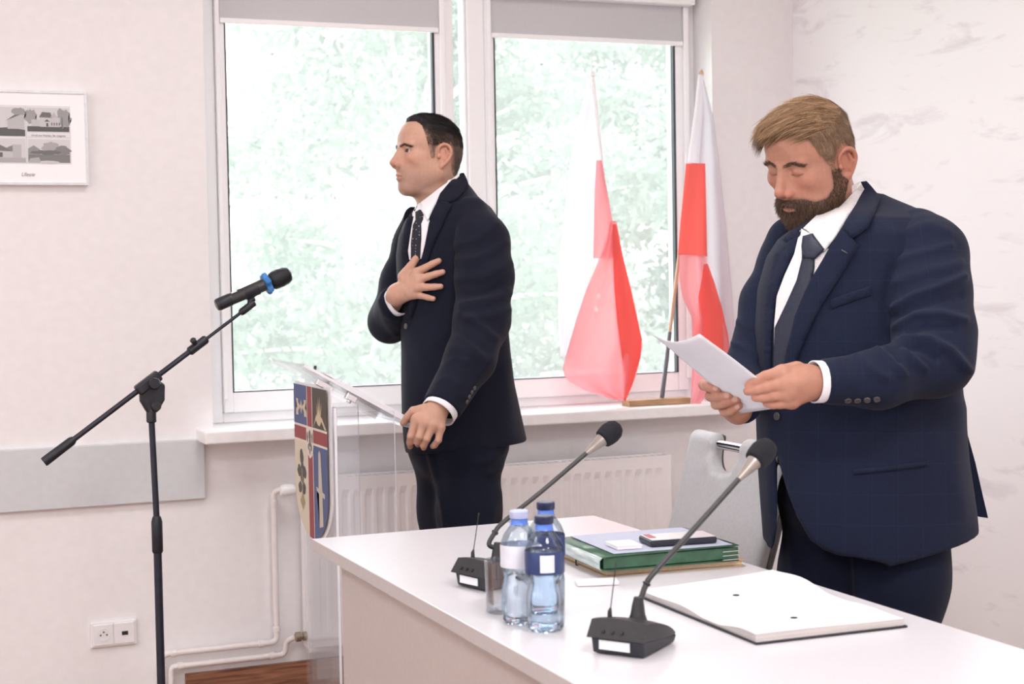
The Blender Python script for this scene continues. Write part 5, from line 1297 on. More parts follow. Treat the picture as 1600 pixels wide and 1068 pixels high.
def strands_on(F, TR, v, q, n, mask, parent, name, st):
    r = sample_surface(v, q, mask, st['n'], st['seed']); p, f, QQ = r; nn = n[QQ[f]].mean(1); nn /= np.linalg.norm(nn, axis=1)[:, None]
    comb = st['comb'](p); comb = comb-nn*(comb*nn).sum(1)[:, None]*.8; comb /= np.linalg.norm(comb, axis=1)[:, None]+1e-9
    R_ = np.random.default_rng(st['seed']); d = comb*st['lay']+nn*(1-st['lay'])+R_.normal(size=p.shape)*st['mess']; d /= np.linalg.norm(d, axis=1)[:, None]
    ln = st['len'](p)*R_.uniform(.6, 1.2, len(p)); rv, rq = ribbons(p, d, ln, st['w'], comb*.12, 3, st['seed'], nn)
    cc = np.array(st['c0'])+(np.array(st['c1'])-np.array(st['c0']))*R_.uniform(0, 1, (len(p), 1))
    return child_np(name, TR(rv), rq, M['hair'], parent, F, tint=cc.repeat(rv.shape[0]//len(p), 0))
def sleeve(F, name, pts, rad, cut, m, parent, strokes, h=.004, k=.03):
    pts = [np.array(p) for p in pts]; lo = np.min(pts, 0)-max(rad)-.02; hi = np.max(pts, 0)+max(rad)+.02
    s = Sculpt(lo, hi, h); s.chain(pts, rad, k)
    d = pts[-1]-pts[-2]; d = d/np.linalg.norm(d) if cut is None else np.array(cut)/np.linalg.norm(cut)
    s.plane(pts[-1], d, .003); v, q = s.mesh(); q = fix_out(v, q); v = relax(v, q, 2); v = folds(F, v, q, [(a, b*1.5, c) for a, b, c in strokes]); v = relax(v, q, 1, .3)
    return v, q, child_np(name, v, q, m, parent, F)
def cuff(F, p, d, r, length, parent, m, sq=1., bands=True):
    "open shirt cuff around the wrist"
    p, d = V(p), V(d).normalized(); b = MB(); e = V((0, 0, 1)) if abs(d.z) < .8 else V((1, 0, 0)); e1 = (e-d*e.dot(d)).normalized(); e2 = d.cross(e1); n = 28; prof = [(r, -.03), (r*1.02, 0), (r*1.03, length), (r*.97, length+.0005), (r*.95, 0), (r*.93, -.02)]
    vs = [p+d*h+(e1*math.cos(2*PI*j/n)*sq+e2*math.sin(2*PI*j/n))*rr for rr, h in prof for j in range(n)]
    fs = [(i*n+j, i*n+(j+1) % n, (i+1)*n+(j+1) % n, (i+1)*n+j) for i in range(len(prof)-1) for j in range(n)]
    v = np.array([tuple(a) for a in vs]); q = np.array(fs); return child_np('shirt_cuff', v, fix_out(v, q), m, parent, F)
def join_body(parts):
    V_, Q_, T_ = [], [], []; off = 0
    for v, q, t in parts: V_.append(v); Q_.append(q+off); T_.append(np.broadcast_to(np.asarray(t, float), (len(v), 3))); off += len(v)
    return np.concatenate(V_), np.concatenate(Q_), np.concatenate(T_)
def hand_tint(v, base, tips):
    c = np.tile(np.array(base), (len(v), 1)); 
    for t in tips: m = .5*np.exp(-(np.linalg.norm(v-t, axis=1)/.012)**2); c = c*(1-m[:, None])+np.array(base)*np.array([1.04, .82, .8])*m[:, None]
    return c*(1+.03*smooth_noise(v, 150, 8))[:, None]
def shoes(F, parent, ankles, d):
    for (x, y) in ankles:
        s = Sculpt((x-.2, y-.2, 0), (x+.2, y+.2, .14), .006); a = V((x, y, 0)); d = V(d).normalized()
        s.cone(tuple(a-d*.06+V((0, 0, .045))), tuple(a+d*.02+V((0, 0, .05))), .044, .046, .02); s.cone(tuple(a+d*.02+V((0, 0, .045))), tuple(a+d*.17+V((0, 0, .032))), .045, .032, .03)
        s.plane((0, 0, .003), (0, 0, -1)); v, q = s.mesh(); child_np('shoe', F.loc(v), fix_out(v, q), M['shoe'], parent, F)

# ------------------------------------------------------------------ the man at the lectern
FA = Frame(4.6); qa = FA.q
pa = thing('person', 'dark-haired man in a charcoal navy suit behind the lectern, hand laid on his chest', 'person', tuple(FA.w(np.array([qa(725, 1142, 0)]))[0])); pa.location.z = 0
bpy.context.view_layer.update()
SK_A = (.53, .305, .22)
oA = dict(open=.0048, extra=[((.024, 0, -.100), (.040, .038, .016), .03)], neck=(-.038, .010, -.215), nw=1.02, wide=1.0, jaw=1.02, cheek=1.05, skin=SK_A, lip=(.42, .205, .165), hair_dark=(.020, .016, .017), hair_light=(.105, .075, .062), stubble=(.40, (.25, .17, .145)),
          brow=[(.011, .0245), (.028, .0280), (.050, .0200)], brow_a=.55, scalp=SCALP, cap_side=.003, cap_top=.0065, fade=.8, edge_skin=.75)
oA['bulk'] = lambda x, y, z: .003*np.exp(-((x-.045)/.05)**2-((z-.115)/.03)**2)
back = lambda p: np.stack([-np.ones(len(p)), np.zeros(len(p)), -.2*np.ones(len(p))], 1)
oA['strands'] = [dict(mask=lambda x, y, z: z > .070, n=5200, seed=1, comb=lambda p: np.stack([-.9+0*p[:, 0], .35+0*p[:, 0], -.1-14*np.clip(-p[:, 0]-.01, 0, .1)], 1), lay=.95, mess=.10, len=.026, w=.0005, c0=(.010, .009, .011), c1=(.030, .024, .024)),
                 dict(mask=lambda x, y, z: (z <= .078) & (z > .03), n=6500, seed=2, comb=lambda p: np.stack([-.55+0*p[:, 0], 0*p[:, 0], -.8+0*p[:, 0]], 1), lay=.86, mess=.12, len=.010, w=.00045, c0=(.018, .014, .014), c1=(.065, .048, .042)),
                 dict(mask=lambda x, y, z: z <= .04, n=3600, seed=3, comb=lambda p: np.stack([-.45+0*p[:, 0], 0*p[:, 0], -.9+0*p[:, 0]], 1), lay=.85, mess=.12, len=.006, w=.0004, c0=(.030, .022, .020), c1=(.11, .08, .07))]
RA = head_axes(math.radians(27), math.radians(-1))*.958; cA = qa(670, 245, 0)
hv, hq, hn, ht, TA = build_head(FA, cA, RA, oA)
# right hand laid flat on the chest, left hand over the edge of the lectern board
pal = [(qa(611, 476, .06), qa(621, 459, .115), .029, .027), (qa(621, 458, .115), qa(651, 428, .152), .022, .015), (qa(621, 459, .115), qa(654, 440, .160), .022, .0145), (qa(620, 460, .115), qa(650, 450, .160), .021, .0145), (qa(620, 462, .112), qa(645, 459, .152), .020, .014)]
fin = [([qa(631, 432, .128), qa(642, 416, .137), qa(652, 402, .140), qa(659, 391, .140)], [.016, .0115, .0098, .0080]),
       ([qa(651, 425, .155), qa(664, 418.5, .163), qa(676, 412, .168), qa(685.5, 407.5, .170)], [.0115, .0098, .0090, .0078]),
       ([qa(653, 437, .162), qa(668, 432, .169), qa(681, 428, .174), qa(691.5, 425, .176)], [.0115, .0098, .0090, .0078]),
       ([qa(652, 449, .163), qa(667, 448.5, .169), qa(679, 448, .174), qa(688.5, 447.5, .176)], [.0110, .0094, .0086, .0075]),
       ([qa(645, 460, .155), qa(658, 462, .162), qa(668, 464.5, .166), qa(677, 466.5, .168)], [.0098, .0082, .0076, .0068])]
fin = [(p, [r*1.10 for r in rr]) for p, rr in fin]
r1 = build_hand(FA, pal, fin)
pal2 = [(qa(712, 612, 0.335), qa(681, 639, 0.375), .031, .027), (qa(681, 640, 0.375), qa(652, 655, 0.395), .022, .0155), (qa(682, 640, 0.375), qa(664, 659, 0.402), .022, .0155), (qa(683, 641, 0.375), qa(676, 664, 0.400), .022, .0150), (qa(684, 642, 0.372), qa(687, 667, 0.392), .022, .0145)]
fin2 = [([qa(663, 640, 0.372), qa(646, 642, 0.372), qa(637, 651, 0.368), qa(630, 661, 0.362)], [.017, .0125, .0108, .0088]),
        ([qa(650, 655, 0.398), qa(642, 681, 0.400), qa(640.5, 691, 0.388), qa(641, 697, 0.372)], [.0125, .0105, .0096, .0080]),
        ([qa(663, 659, 0.404), qa(655, 682, 0.408), qa(652, 690, 0.395), qa(653, 694, 0.378)], [.0125, .0108, .0098, .0082]),
        ([qa(676, 664, 0.402), qa(667, 685, 0.406), qa(662, 695, 0.392), qa(662, 699, 0.375)], [.0120, .0102, .0094, .0080]),
        ([qa(688, 668, 0.394), qa(685, 687, 0.398), qa(679, 695, 0.386), qa(676, 697, 0.370)], [.0110, .0092, .0085, .0072])]
r2 = build_hand(FA, pal2, fin2)
s = Sculpt(qa(630, 640, -.22), qa(790, 320, .26), .011); s.loft([(qa(0, 690)[1], qa(715, 690)[0], 0, .10, .10), (qa(0, 450)[1], qa(705, 450)[0], 0, .11, .12), (qa(0, 345)[1], qa(702, 345)[0], 0, .08, .12)]); s.cone(qa(700, 350), qa(692, 300), .058, .055, .03)
tv, tq = s.mesh()
bodyv, bodyq, bodyt = join_body([(TA(hv), fix_out(TA(hv), hq), ht), (r1[0], fix_out(*r1), hand_tint(r1[0], SK_A, [f[0][-1] for f in fin])), (r2[0], fix_out(*r2), hand_tint(r2[0], SK_A, [f[0][-1] for f in fin2])), (tv, fix_out(tv, tq), SK_A)])
body = child_np('body', bodyv, bodyq, M['skin'], pa, FA, tint=bodyt)
eyes(FA, TA, body, (.93, .30, .0), True)
nails(FA, [(f[0][-1], f[0][-2], f[1][-1], (0, .1, 1)) for f in fin], body)
nails(FA, [(fin2[0][0][-1], fin2[0][0][-2], fin2[0][1][-1], (-.3, .5, .8))], body)
hair_on(FA, TA, hv, hq, hn, pa, oA)
bm_ = (seg_dist(np.abs(hv[:, 1]), hv[:, 2], oA['brow']) < .0042) & (hv[:, 0] > .05)
strands_on(FA, TA, hv, hq, hn, bm_, pa, 'eyebrows', dict(n=420, seed=5, comb=lambda p: np.stack([-.3+0*p[:, 0], np.sign(p[:, 1]), .25+0*p[:, 0]], 1), lay=.85, mess=.12, len=lambda p: .008+0*p[:, 0], w=.0004, c0=(.02, .016, .016), c1=(.06, .045, .04)))
# jacket
def rowsf(F, T): return [(F.q(0, y, c0)[1], (F.q(l, y, c0)[0]+F.q(r, y, c0)[0])/2, c0, (F.q(r, y, c0)[0]-F.q(l, y, c0)[0])/2, rc) for y, l, r, c0, rc in T]
s = Sculpt(qa(600, 720, -.24), qa(842, 268, .26), .0042)
s.loft(rowsf(FA, [(276, 703, 722, -.01, .035), (292, 690, 736, -.01, .075), (308, 676, 748, -.01, .105), (325, 652, 768, 0, .130), (345, 633, 782, 0, .150), (370, 623, 788, 0, .163), (400, 619, 790, 0, .168), (450, 621, 792, 0, .166), (500, 626, 794, 0, .160), (550, 627, 797, 0, .158), (600, 627, 804, 0, .160), (650, 628, 815, 0, .166), (690, 631, 824, 0, .170), (716, 634, 829, 0, .172)]), ex=2.15)
s.plane(qa(740, 697, 0), (.10, -1, 0), .004)
s.ell(qa(617, 716, .10), (.036, .05, .10), .02, 'sub'); 
jv, jq = s.mesh(); jq = fix_out(jv, jq); jv = relax(jv, jq, 3)
stroke = [([(700, 470), (680, 520), (668, 560)], .0025, 14), ([(655, 545), (690, 530), (712, 500)], .002, 10), ([(800, 540), (790, 600), (796, 680)], .006, 12), ([(770, 580), (766, 640), (772, 690)], -.004, 12), ([(640, 520), (660, 560), (655, 620)], .002, 12), ([(683, 372), (670, 420), (663, 470)], .002, 12), ([(720, 330), (735, 345), (750, 352)], .003, 14)]
jv = folds(FA, jv, jq, stroke); jv = relax(jv, jq, 1, .3)
child_np('jacket', jv, jq, M['suit_a'], pa, FA)
nst = [([(712, 384), (740, 376), (778, 352)], .0035, 7), ([(714, 408), (748, 404), (790, 380)], .0045, 7), ([(718, 436), (752, 434), (797, 412)], .004, 8), ([(720, 462), (760, 458), (799, 442)], -.004, 7), ([(722, 478), (755, 470), (795, 458)], .0055, 7), ([(735, 497), (768, 492), (798, 484)], .004, 7), ([(720, 492), (745, 505), (772, 528)], .006, 7), ([(715, 515), (740, 530), (762, 552)], -.004, 7), ([(706, 545), (735, 548), (765, 560)], .0035, 8), ([(697, 570), (712, 560), (730, 565)], .003, 6), ([(684, 598), (700, 590), (715, 600)], .0025, 6), ([(790, 500), (765, 560), (728, 620)], .002, 6)]
nv_, nq_, _ = sleeve(FA, 'sleeve', [qa(735, 338, .09), qa(753, 378, .140), qa(757, 432, .165), qa(753, 500, .205), qa(735, 560, .275), qa(690, 637, .360)], [.058, .074, .079, .075, .066, .0545], None, M['suit_a'], pa, nst)
fv_, fq_, _ = sleeve(FA, 'sleeve', [qa(662, 345, -.11), qa(652, 382, -.13), qa(630, 440, -.12), qa(609, 502, -.06), qa(617, 473, .070)], [.062, .068, .064, .059, .050], (.75, .34, .65), M['suit_a'], pa, [([(596, 470), (603, 500), (618, 522)], .004, 6), ([(606, 478), (612, 500), (624, 512)], .003, 5)])
cuff(FA, qa(618, 472, .072), (.75, .34, .65), .041, .016, pa, M['shirt'])
cuff(FA, qa(688, 640, .363), qa(681, 646, .377)-qa(705, 612, .333), .0475, .012, pa, M['shirt'], 1.05)
BA = bvh_of((jv, jq), (TA(hv), hq)); BN = bvh_of((nv_, nq_))
patch(FA, 'shirt_front', [(655, 317), (668, 328), (674, 345), (666, 390), (661, 404), (640, 406), (638, 392), (643, 358), (648, 332)], BA, M['shirt'], pa, .003, .002)
patch(FA, 'tie', [(652, 322), (657, 319), (663, 331), (662, 343), (659, 350), (659, 375), (657, 404), (643, 404), (643, 380), (646, 352), (650, 344), (650, 332)], BA, M['tie_a'], pa, .006, .004, 4., .004)
patch(FA, 'shirt_collar', [(716, 271), (705, 280), (690, 291), (672, 305), (657, 317), (659, 329), (669, 346), (677, 328), (691, 304), (705, 288), (718, 276)], BA, M['shirt'], pa, .007, .003, 4., .001)
patch(FA, 'shirt_collar', [(656, 317), (651, 322), (646, 332), (643, 340), (648, 344), (652, 333)], BA, M['shirt'], pa, .005, .003, 4.)
patch(FA, 'lapel', [(652, 327), (645, 331), (637, 344), (631, 370), (629, 400), (631, 440), (636, 470), (639, 440), (640, 405), (641, 380), (645, 355), (649, 340)], BA, M['suit_a'], pa, .008, .003, 5., .002)
patch(FA, 'lapel', [(681, 321), (691, 315), (701, 317.5), (707, 322), (698, 338), (685, 366), (675, 388), (664, 424), (650, 480), (643, 500), (640, 480), (650, 440), (660, 402), (665, 382), (671, 350), (676, 332)], BA, M['suit_a'], pa, .009, .003, 5., .002)
patch(FA, 'jacket_collar', [(715, 274), (719, 270), (724, 272), (729, 283), (731, 292), (722, 303), (714, 313.5), (701, 318.5), (691, 317), (680, 325), (689, 304), (703, 287)], BA, M['suit_a'], pa, .011, .003, 5., .001)
False and patch(FA, 'front_edge', [(641, 492), (650, 480), (646, 540), (641, 600), (640, 650), (642, 697), (634, 697), (628, 660), (629, 600), (632, 540), (636, 505)], BA, M['suit_a'], pa, .0035, .003, 6.)
disc(FA, 'jacket_button', 637.5, 509.5, .0085, BA, M['button'], pa, .007)
for x, y in ((741, 606), (737, 612.5), (733, 619.5), (729.5, 627)): disc(FA, 'sleeve_button', x, y, .0062, BN, M['button'], pa, .001)
# trousers
def trousers(F, legs, waist, m, parent, strokes, k=.06, h=.006):
    P = np.array([p for l in legs for p, r in l]+[waist[0]]); s = Sculpt(P.min(0)-.16, P.max(0)+.16, h)
    for l in legs: s.chain([p for p, r in l], [r for p, r in l], k)
    s.ell(waist[0], waist[1], .04); v, q = s.mesh(); q = fix_out(v, q); v = relax(v, q, 3); v = folds(F, v, q, strokes); child_np('trousers', v, q, m, parent, F)
trousers(FA, [[(qa(735, 700, .075), .095), (qa(733, 800, .08), .082), (qa(736, 930, .085), .068), (qa(738, 1115, .08), .058)], [(qa(692, 700, -.055), .092), (qa(700, 800, -.06), .078), (qa(704, 930, -.06), .067), (qa(708, 1108, -.06), .057)]], (qa(716, 690, 0), (.150, .12, .155)), M['trouser_a'], pa,
         [([(671, 705), (682, 745), (692, 790), (699, 840)], .008, 5), ([(790, 700), (770, 718), (745, 722)], .006, 6), ([(788, 728), (765, 740)], .006, 6), ([(786, 768), (770, 790), (765, 820)], .005, 7), ([(660, 720), (668, 780), (678, 830)], .003, 9)])
wf = FA.w(np.array([qa(738, 1120, .08), qa(708, 1112, -.06)])); shoes(FA, pa, [(wf[0][0], wf[0][1]), (wf[1][0], wf[1][1])], V((-.98, .1, 0)))
# ------------------------------------------------------------------ the man reading
FB = Frame(3.4); qb = FB.q
pb_ = thing('person', 'bearded fair-haired man in a navy checked suit reading a sheet of paper', 'person', tuple(FB.w(qb(1350, 1394, 0)))); pb_.location.z = 0
bpy.context.view_layer.update()
SK_B = (.47, .235, .165)
SCALP_B = [(.100, .088), (.080, .090), (.070, .092), (.063, .082), (.058, .064), (.052, .046), (.042, .026), (.030, .006), (.022, -.016), (.010, -.018), (.006, .022), (.0, .034), (-.016, .037), (-.034, .028), (-.040, .0), (-.046, -.034), (-.062, -.064), (-.14, -.066), (-.14, .15), (.100, .15)]
oB = dict(open=None, ear_dz=-.006, neck=(-.018, .014, -.21), nw=1.12, wide=1.03, jaw=1.12, cheek=1.2, skin=SK_B, lip=(.36, .165, .135), hair_dark=(.17, .105, .06), hair_light=(.30, .195, .125), h=.0018,
          brow=[(.011, .0260), (.028, .0320), (.050, .0235)], brow_a=.4, scalp=SCALP_B, cap_side=.003, cap_top=.011, fade=.9, edge_skin=.6,
          extra=[((.020, .024, -.124), (.040, .036, .028), .02), ((.040, 0, -.124), (.032, .034, .024), .02), ((.062, 0, -.110), (.028, .035, .026), .02), ((.022, .040, -.088), (.040, .024, .030), .02), ((.022, -.040, -.088), (.040, .024, .030), .02), ((.035, 0, -.110), (.045, .040, .030), .02), ((.045, .040, -.082), (.036, .022, .028), .02), ((.045, -.040, -.082), (.036, .022, .028), .02)])
oB['bulk'] = lambda x, y, z: .007*np.exp(-((x-.055)/.05)**2-((z-.105)/.035)**2)
fwd = lambda p: np.stack([.80+0*p[:, 0], -.42+0*p[:, 0]-2*p[:, 1], -.04-1.8*np.clip(p[:, 0]-.03, 0, 1)], 1)
oB['strands'] = [dict(mask=lambda x, y, z: (z > .074) & (x > -.095), n=7000, seed=11, comb=fwd, lay=.92, mess=.11, len=.038, w=.00062, sag=.05, seg=5, c0=(.085, .046, .024), c1=(.50, .315, .18)),
                 dict(mask=lambda x, y, z: (z > .060) & (x > .040) & (y < .028), n=1900, seed=12, comb=lambda p: np.stack([.72+0*p[:, 0], -.62+0*p[:, 0], .0+0*p[:, 0]], 1), lay=.93, mess=.10, len=.045, w=.0007, sag=.06, seg=6, c0=(.085, .046, .024), c1=(.46, .29, .165)),
                 dict(mask=lambda x, y, z: (z <= .09) & (z > .02), n=8500, seed=13, comb=lambda p: np.stack([-.2+3*np.clip(p[:, 0], -.1, .1), 0*p[:, 0], -.75+0*p[:, 0]], 1), lay=.84, mess=.14, len=.014, w=.00048, c0=(.16, .10, .06), c1=(.46, .32, .21)),
                 dict(mask=lambda x, y, z: z <= .035, n=5200, seed=14, comb=lambda p: np.stack([-.4+0*p[:, 0], 0*p[:, 0], -.9+0*p[:, 0]], 1), lay=.84, mess=.12, len=.008, w=.0004, c0=(.17, .11, .07), c1=(.42, .29, .20))]
RB = head_axes(math.radians(37), math.radians(26), math.radians(-7)); cB_ = qb(1267, 251, .0)
hvB, hqB, hnB, htB, TB = build_head(FB, cB_, RB, oB)
x_, y_, z_ = hvB.T; ay_ = np.abs(y_)
BEARD = [(.024, -.006), (.009, -.006), (-.006, -.044), (.0, -.085), (.03, -.158), (.125, -.158), (.125, -.047), (.098, -.046), (.086, -.051), (.072, -.061), (.052, -.060), (.034, -.044)]
bmask = in_poly(BEARD, x_, z_) & ~((ay_ < .016) & (np.abs(z_+.0695) < .0050) & (x_ > .085))
soft = np.where(bmask, 1., 0.)
for _ in range(10):
    a_ = np.zeros(len(hvB)); c_ = np.zeros(len(hvB))
    for i in range(4): np.add.at(a_, hqB[:, i], soft[hqB[:, i-1]]); np.add.at(c_, hqB[:, i], 1)
    soft = .5*soft+.5*a_/c_
dens = soft*(.45+.55*sstep(x_, .02, .06))*.85
htB = htB*(1-dens[:, None])+np.array((.055, .034, .026))*dens[:, None]
palB = [(qb(1330, 592, .305), qb(1262, 596, .335), .032, .028), (qb(1262, 596, .335), qb(1224, 583, .352), .026, .0165), (qb(1262, 597, .335), qb(1229, 600, .358), .026, .0165), (qb(1262, 598, .335), qb(1233, 615, .355), .026, .016), (qb(1264, 600, .332), qb(1238, 627, .345), .025, .015), (qb(1255, 590, .345), qb(1240, 600, .358), .022, .018)]
finB = [([qb(1245, 578, .318), qb(1222, 580, .312), qb(1200, 588, .306), qb(1184, 594, .303)], [.018, .0135, .0112, .0092]),
        ([qb(1222, 581, .354), qb(1196, 588, .352), qb(1181, 595, .345), qb(1170, 602, .338)], [.0135, .0112, .0102, .0086]),
        ([qb(1228, 599, .360), qb(1198, 605, .356), qb(1182, 609, .349), qb(1168, 611, .342)], [.0135, .0112, .0100, .0085]),
        ([qb(1233, 614, .357), qb(1208, 618, .354), qb(1193, 621, .348), qb(1180, 621, .342)], [.0130, .0106, .0096, .0080]),
        ([qb(1238, 627, .347), qb(1220, 631, .346), qb(1208, 632, .342), qb(1197, 630, .338)], [.0115, .0094, .0085, .0072])]
h1 = build_hand(FB, palB, finB)
palB2 = [(qb(1158, 635, .10), qb(1152, 634, .175), .022, .025), (qb(1152, 640, .175), qb(1122, 604, .200), .020, .015), (qb(1152, 641, .175), qb(1124, 616, .198), .020, .015), (qb(1153, 642, .175), qb(1131, 629, .196), .020, .015), (qb(1154, 643, .175), qb(1140, 640, .194), .020, .014)]
finB2 = [([qb(1140, 628, .185), qb(1142, 606, .190), qb(1150, 592, .200), qb(1158, 582, .205)], [.017, .0125, .0108, .0088]),
         ([qb(1121, 602, .200), qb(1100, 601, .222), qb(1104, 603, .243), qb(1119, 609, .252)], [.0135, .0112, .0102, .0084]),
         ([qb(1123, 615, .198), qb(1110, 618, .226), qb(1120, 619, .248), qb(1138, 619, .258)], [.0135, .0114, .0104, .0086]),
         ([qb(1130, 628, .196), qb(1119, 631, .224), qb(1132, 629, .250), qb(1151, 624, .260)], [.0130, .0110, .0100, .0084]),
         ([qb(1139, 640, .194), qb(1132, 643, .220), qb(1143, 641, .246), qb(1155, 634, .256)], [.0115, .0098, .0090, .0076])]
h2 = build_hand(FB, palB2, finB2)
s = Sculpt(qb(1160, 660, -.24), qb(1510, 330, .26), .012); s.loft([(qb(0, 690)[1], qb(1340, 690)[0], 0, .15, .14), (qb(0, 480)[1], qb(1340, 480)[0], 0, .14, .13), (qb(0, 380)[1], qb(1340, 380)[0], -.01, .10, .12)]); s.cone(qb(1335, 370, -.02), qb(1310, 310, -.02), .07, .062, .03)
tv, tq = s.mesh()
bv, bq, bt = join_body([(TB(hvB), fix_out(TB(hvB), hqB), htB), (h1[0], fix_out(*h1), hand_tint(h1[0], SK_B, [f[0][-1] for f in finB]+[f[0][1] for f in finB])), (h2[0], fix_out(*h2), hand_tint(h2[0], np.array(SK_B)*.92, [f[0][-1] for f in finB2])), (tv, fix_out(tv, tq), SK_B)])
bodyB = child_np('body', bv, bq, M['skin'], pb_, FB, tint=bt)
nails(FB, [(f[0][-1], f[0][-2], f[1][-1], (0.2, .35, .9)) for f in finB2[1:]], bodyB)
hair_on(FB, TB, hvB, hqB, hnB, pb_, oB)
bm_ = (seg_dist(ay_, z_, oB['brow']) < .0045) & (x_ > .05)
strands_on(FB, TB, hvB, hqB, hnB, bm_, pb_, 'eyebrows', dict(n=520, seed=15, comb=lambda p: np.stack([-.3+0*p[:, 0], np.sign(p[:, 1]), .25+0*p[:, 0]], 1), lay=.82, mess=.15, len=lambda p: .010+0*p[:, 0], w=.0004, c0=(.06, .04, .03), c1=(.16, .10, .07)))
strands_on(FB, TB, hvB, hqB, hnB, bmask, pb_, 'beard', dict(n=13000, seed=17, comb=lambda p: np.stack([.35+0*p[:, 0], .25*np.sign(p[:, 1]), -1+0*p[:, 0]], 1), lay=.72, mess=.22, len=lambda p: .006+.006*sstep(p[:, 0], .02, .07)*sstep(-p[:, 2], .045, .09), w=.00048, c0=(.035, .022, .018), c1=(.17, .105, .07)))
# jacket
def cut_outline(F, s, poly, cmin, rr=.004):
    X = np.meshgrid(*s.ax, indexing='ij', sparse=True); D = F.D0-X[2]; px = (800+X[0]*FPX/D+0*X[1]).astype(np.float32).ravel(); py = (534-X[1]*FPX/D+0*X[0]).astype(np.float32).ravel()
    P = np.array(poly); near = (px > P[:, 0].min()-12) & (px < P[:, 0].max()+12) & (py > P[:, 1].min()-12) & (py < P[:, 1].max()+12)
    d = np.full(px.shape, 60., np.float32); i = np.where(near)[0]; dd = seg_dist(px[i], py[i], list(poly)+[poly[0]]); ins = in_poly(poly, px[i], py[i]); d[i] = np.where(ins, -dd, dd)
    d = d.reshape(s.d.shape)*(F.D0/FPX); d = np.maximum(d, (cmin-X[2])); s.d = np.maximum(s.d, -d)
s = Sculpt(qb(1150, 905, -.27), qb(1570, 283, .27), .0050)
s.loft(rowsf(FB, [(287, 1334, 1350, -.05, .03), (297, 1322, 1362, -.06, .05), (312, 1308, 1392, -.06, .08), (328, 1290, 1428, -.045, .115), (348, 1250, 1458, -.015, .162), (372, 1218, 1474, 0, .18), (400, 1200, 1482, 0, .19), (450, 1186, 1490, 0, .198), (520, 1181, 1494, 0, .205), (600, 1183, 1496, 0, .212), (660, 1184, 1500, 0, .212), (720, 1186, 1507, 0, .21), (780, 1190, 1516, 0, .21), (830, 1194, 1523, 0, .212), (900, 1198, 1532, 0, .212)]), ex=2.25)
s.plane(qb(1440, 847, 0), (.25, -1, .03), .004)
cut_outline(FB, s, [(1214, 700), (1219, 728), (1229, 764), (1246, 808), (1266, 843), (1286, 858), (1310, 867.5), (1340, 871), (1385, 880), (1385, 940), (1150, 940), (1150, 846), (1195, 842), (1200, 854), (1206, 857), (1210, 850), (1213, 830), (1214.5, 790)], -.30)
jvB, jqB = s.mesh(); jqB = fix_out(jvB, jqB); jvB = relax(jvB, jqB, 3)
jvB = folds(FB, jvB, jqB, [([(1395, 420), (1386, 470), (1390, 520)], -.006, 9), ([(1240, 600), (1290, 640), (1340, 650)], .003, 14), ([(1330, 560), (1300, 520), (1280, 500)], .003, 12), ([(1500, 640), (1490, 720), (1500, 800)], .006, 16), ([(1445, 650), (1430, 720), (1440, 800)], -.004, 20), ([(1205, 640), (1200, 720), (1204, 800)], .004, 8), ([(1420, 640), (1360, 690), (1300, 700)], .003, 14), ([(1372, 345), (1385, 360), (1392, 390)], .003, 10)]); jvB = relax(jvB, jqB, 1, .3)
child_np('jacket', jvB, jqB, M['suit_b'], pb_, FB)
b = MB(); P_ = [(1490, 612), (1504, 650), (1524, 722), (1536, 775), (1544, 809), (1530, 807), (1519, 803), (1478, 790), (1470, 700), (1472, 640)]
fv = np.array([qb(x, y, -.085-.035*(y-625)/180) for x, y in P_]+[qb(x, y, -.089-.035*(y-625)/180) for x, y in P_]); n = len(P_)
me_q = [(i, (i+1) % n, n+(i+1) % n, n+i) for i in range(n)]; tr_ = [(0, i, i+1) for i in range(1, n-1)]+[(n, n+i+1, n+i) for i in range(1, n-1)]
child_np('jacket_vent', fv, np.array(me_q), M['suit_b'], pb_, FB, tris=np.array(tr_)).data.polygons.foreach_set('use_smooth', [False]*(n+2*(n-2)))
stB = [([(1398, 408), (1440, 396), (1484, 384)], .004, 7), ([(1396, 482), (1430, 462), (1470, 448), (1504, 433)], .0075, 7), ([(1396, 497), (1440, 478), (1500, 460)], -.004, 6), ([(1394, 515), (1430, 492), (1470, 490), (1506, 500)], .0065, 7), ([(1405, 526), (1445, 512), (1490, 512)], -.0045, 6), ([(1412, 529), (1452, 530), (1486, 548), (1512, 578)], .0085, 7), ([(1408, 540), (1440, 545), (1462, 560)], -.006, 6), ([(1404, 532), (1420, 556), (1446, 578)], .006, 6), ([(1370, 546), (1392, 560), (1412, 585)], .006, 6), ([(1382, 542), (1402, 566)], -.004, 5), ([(1340, 556), (1362, 578), (1385, 590)], .004, 7), ([(1310, 566), (1330, 600)], .002, 8), ([(1420, 362), (1450, 352), (1480, 362)], .003, 8), ([(1400, 440), (1450, 424), (1500, 412)], .003, 8)]
sB, sqB, _ = sleeve(FB, 'sleeve', [qb(1430, 372, .07), qb(1446, 400, .115), qb(1450, 455, .160), qb(1459, 522, .205), qb(1462, 562, .235), qb(1372, 592, .295), qb(1284, 596, .322)], [.064, .082, .0825, .0795, .070, .0545, .0445], None, M['suit_b'], pb_, stB)
sleeve(FB, 'sleeve', [qb(1238, 378, -.10), qb(1230, 412, -.13), qb(1200, 472, -.11), qb(1168, 590, -.03), qb(1160, 636, .158)], [.058, .060, .057, .054, .037], (-.1, -.2, 1), M['suit_b'], pb_, [([(1150, 500), (1172, 520), (1190, 545)], .006, 6), ([(1142, 535), (1165, 545), (1185, 560)], .005, 5)])
cuff(FB, qb(1284, 596, .322), qb(1272, 596.5, .327)-qb(1300, 596, .315), .0405, .018, pb_, M['shirt'], 1.0)
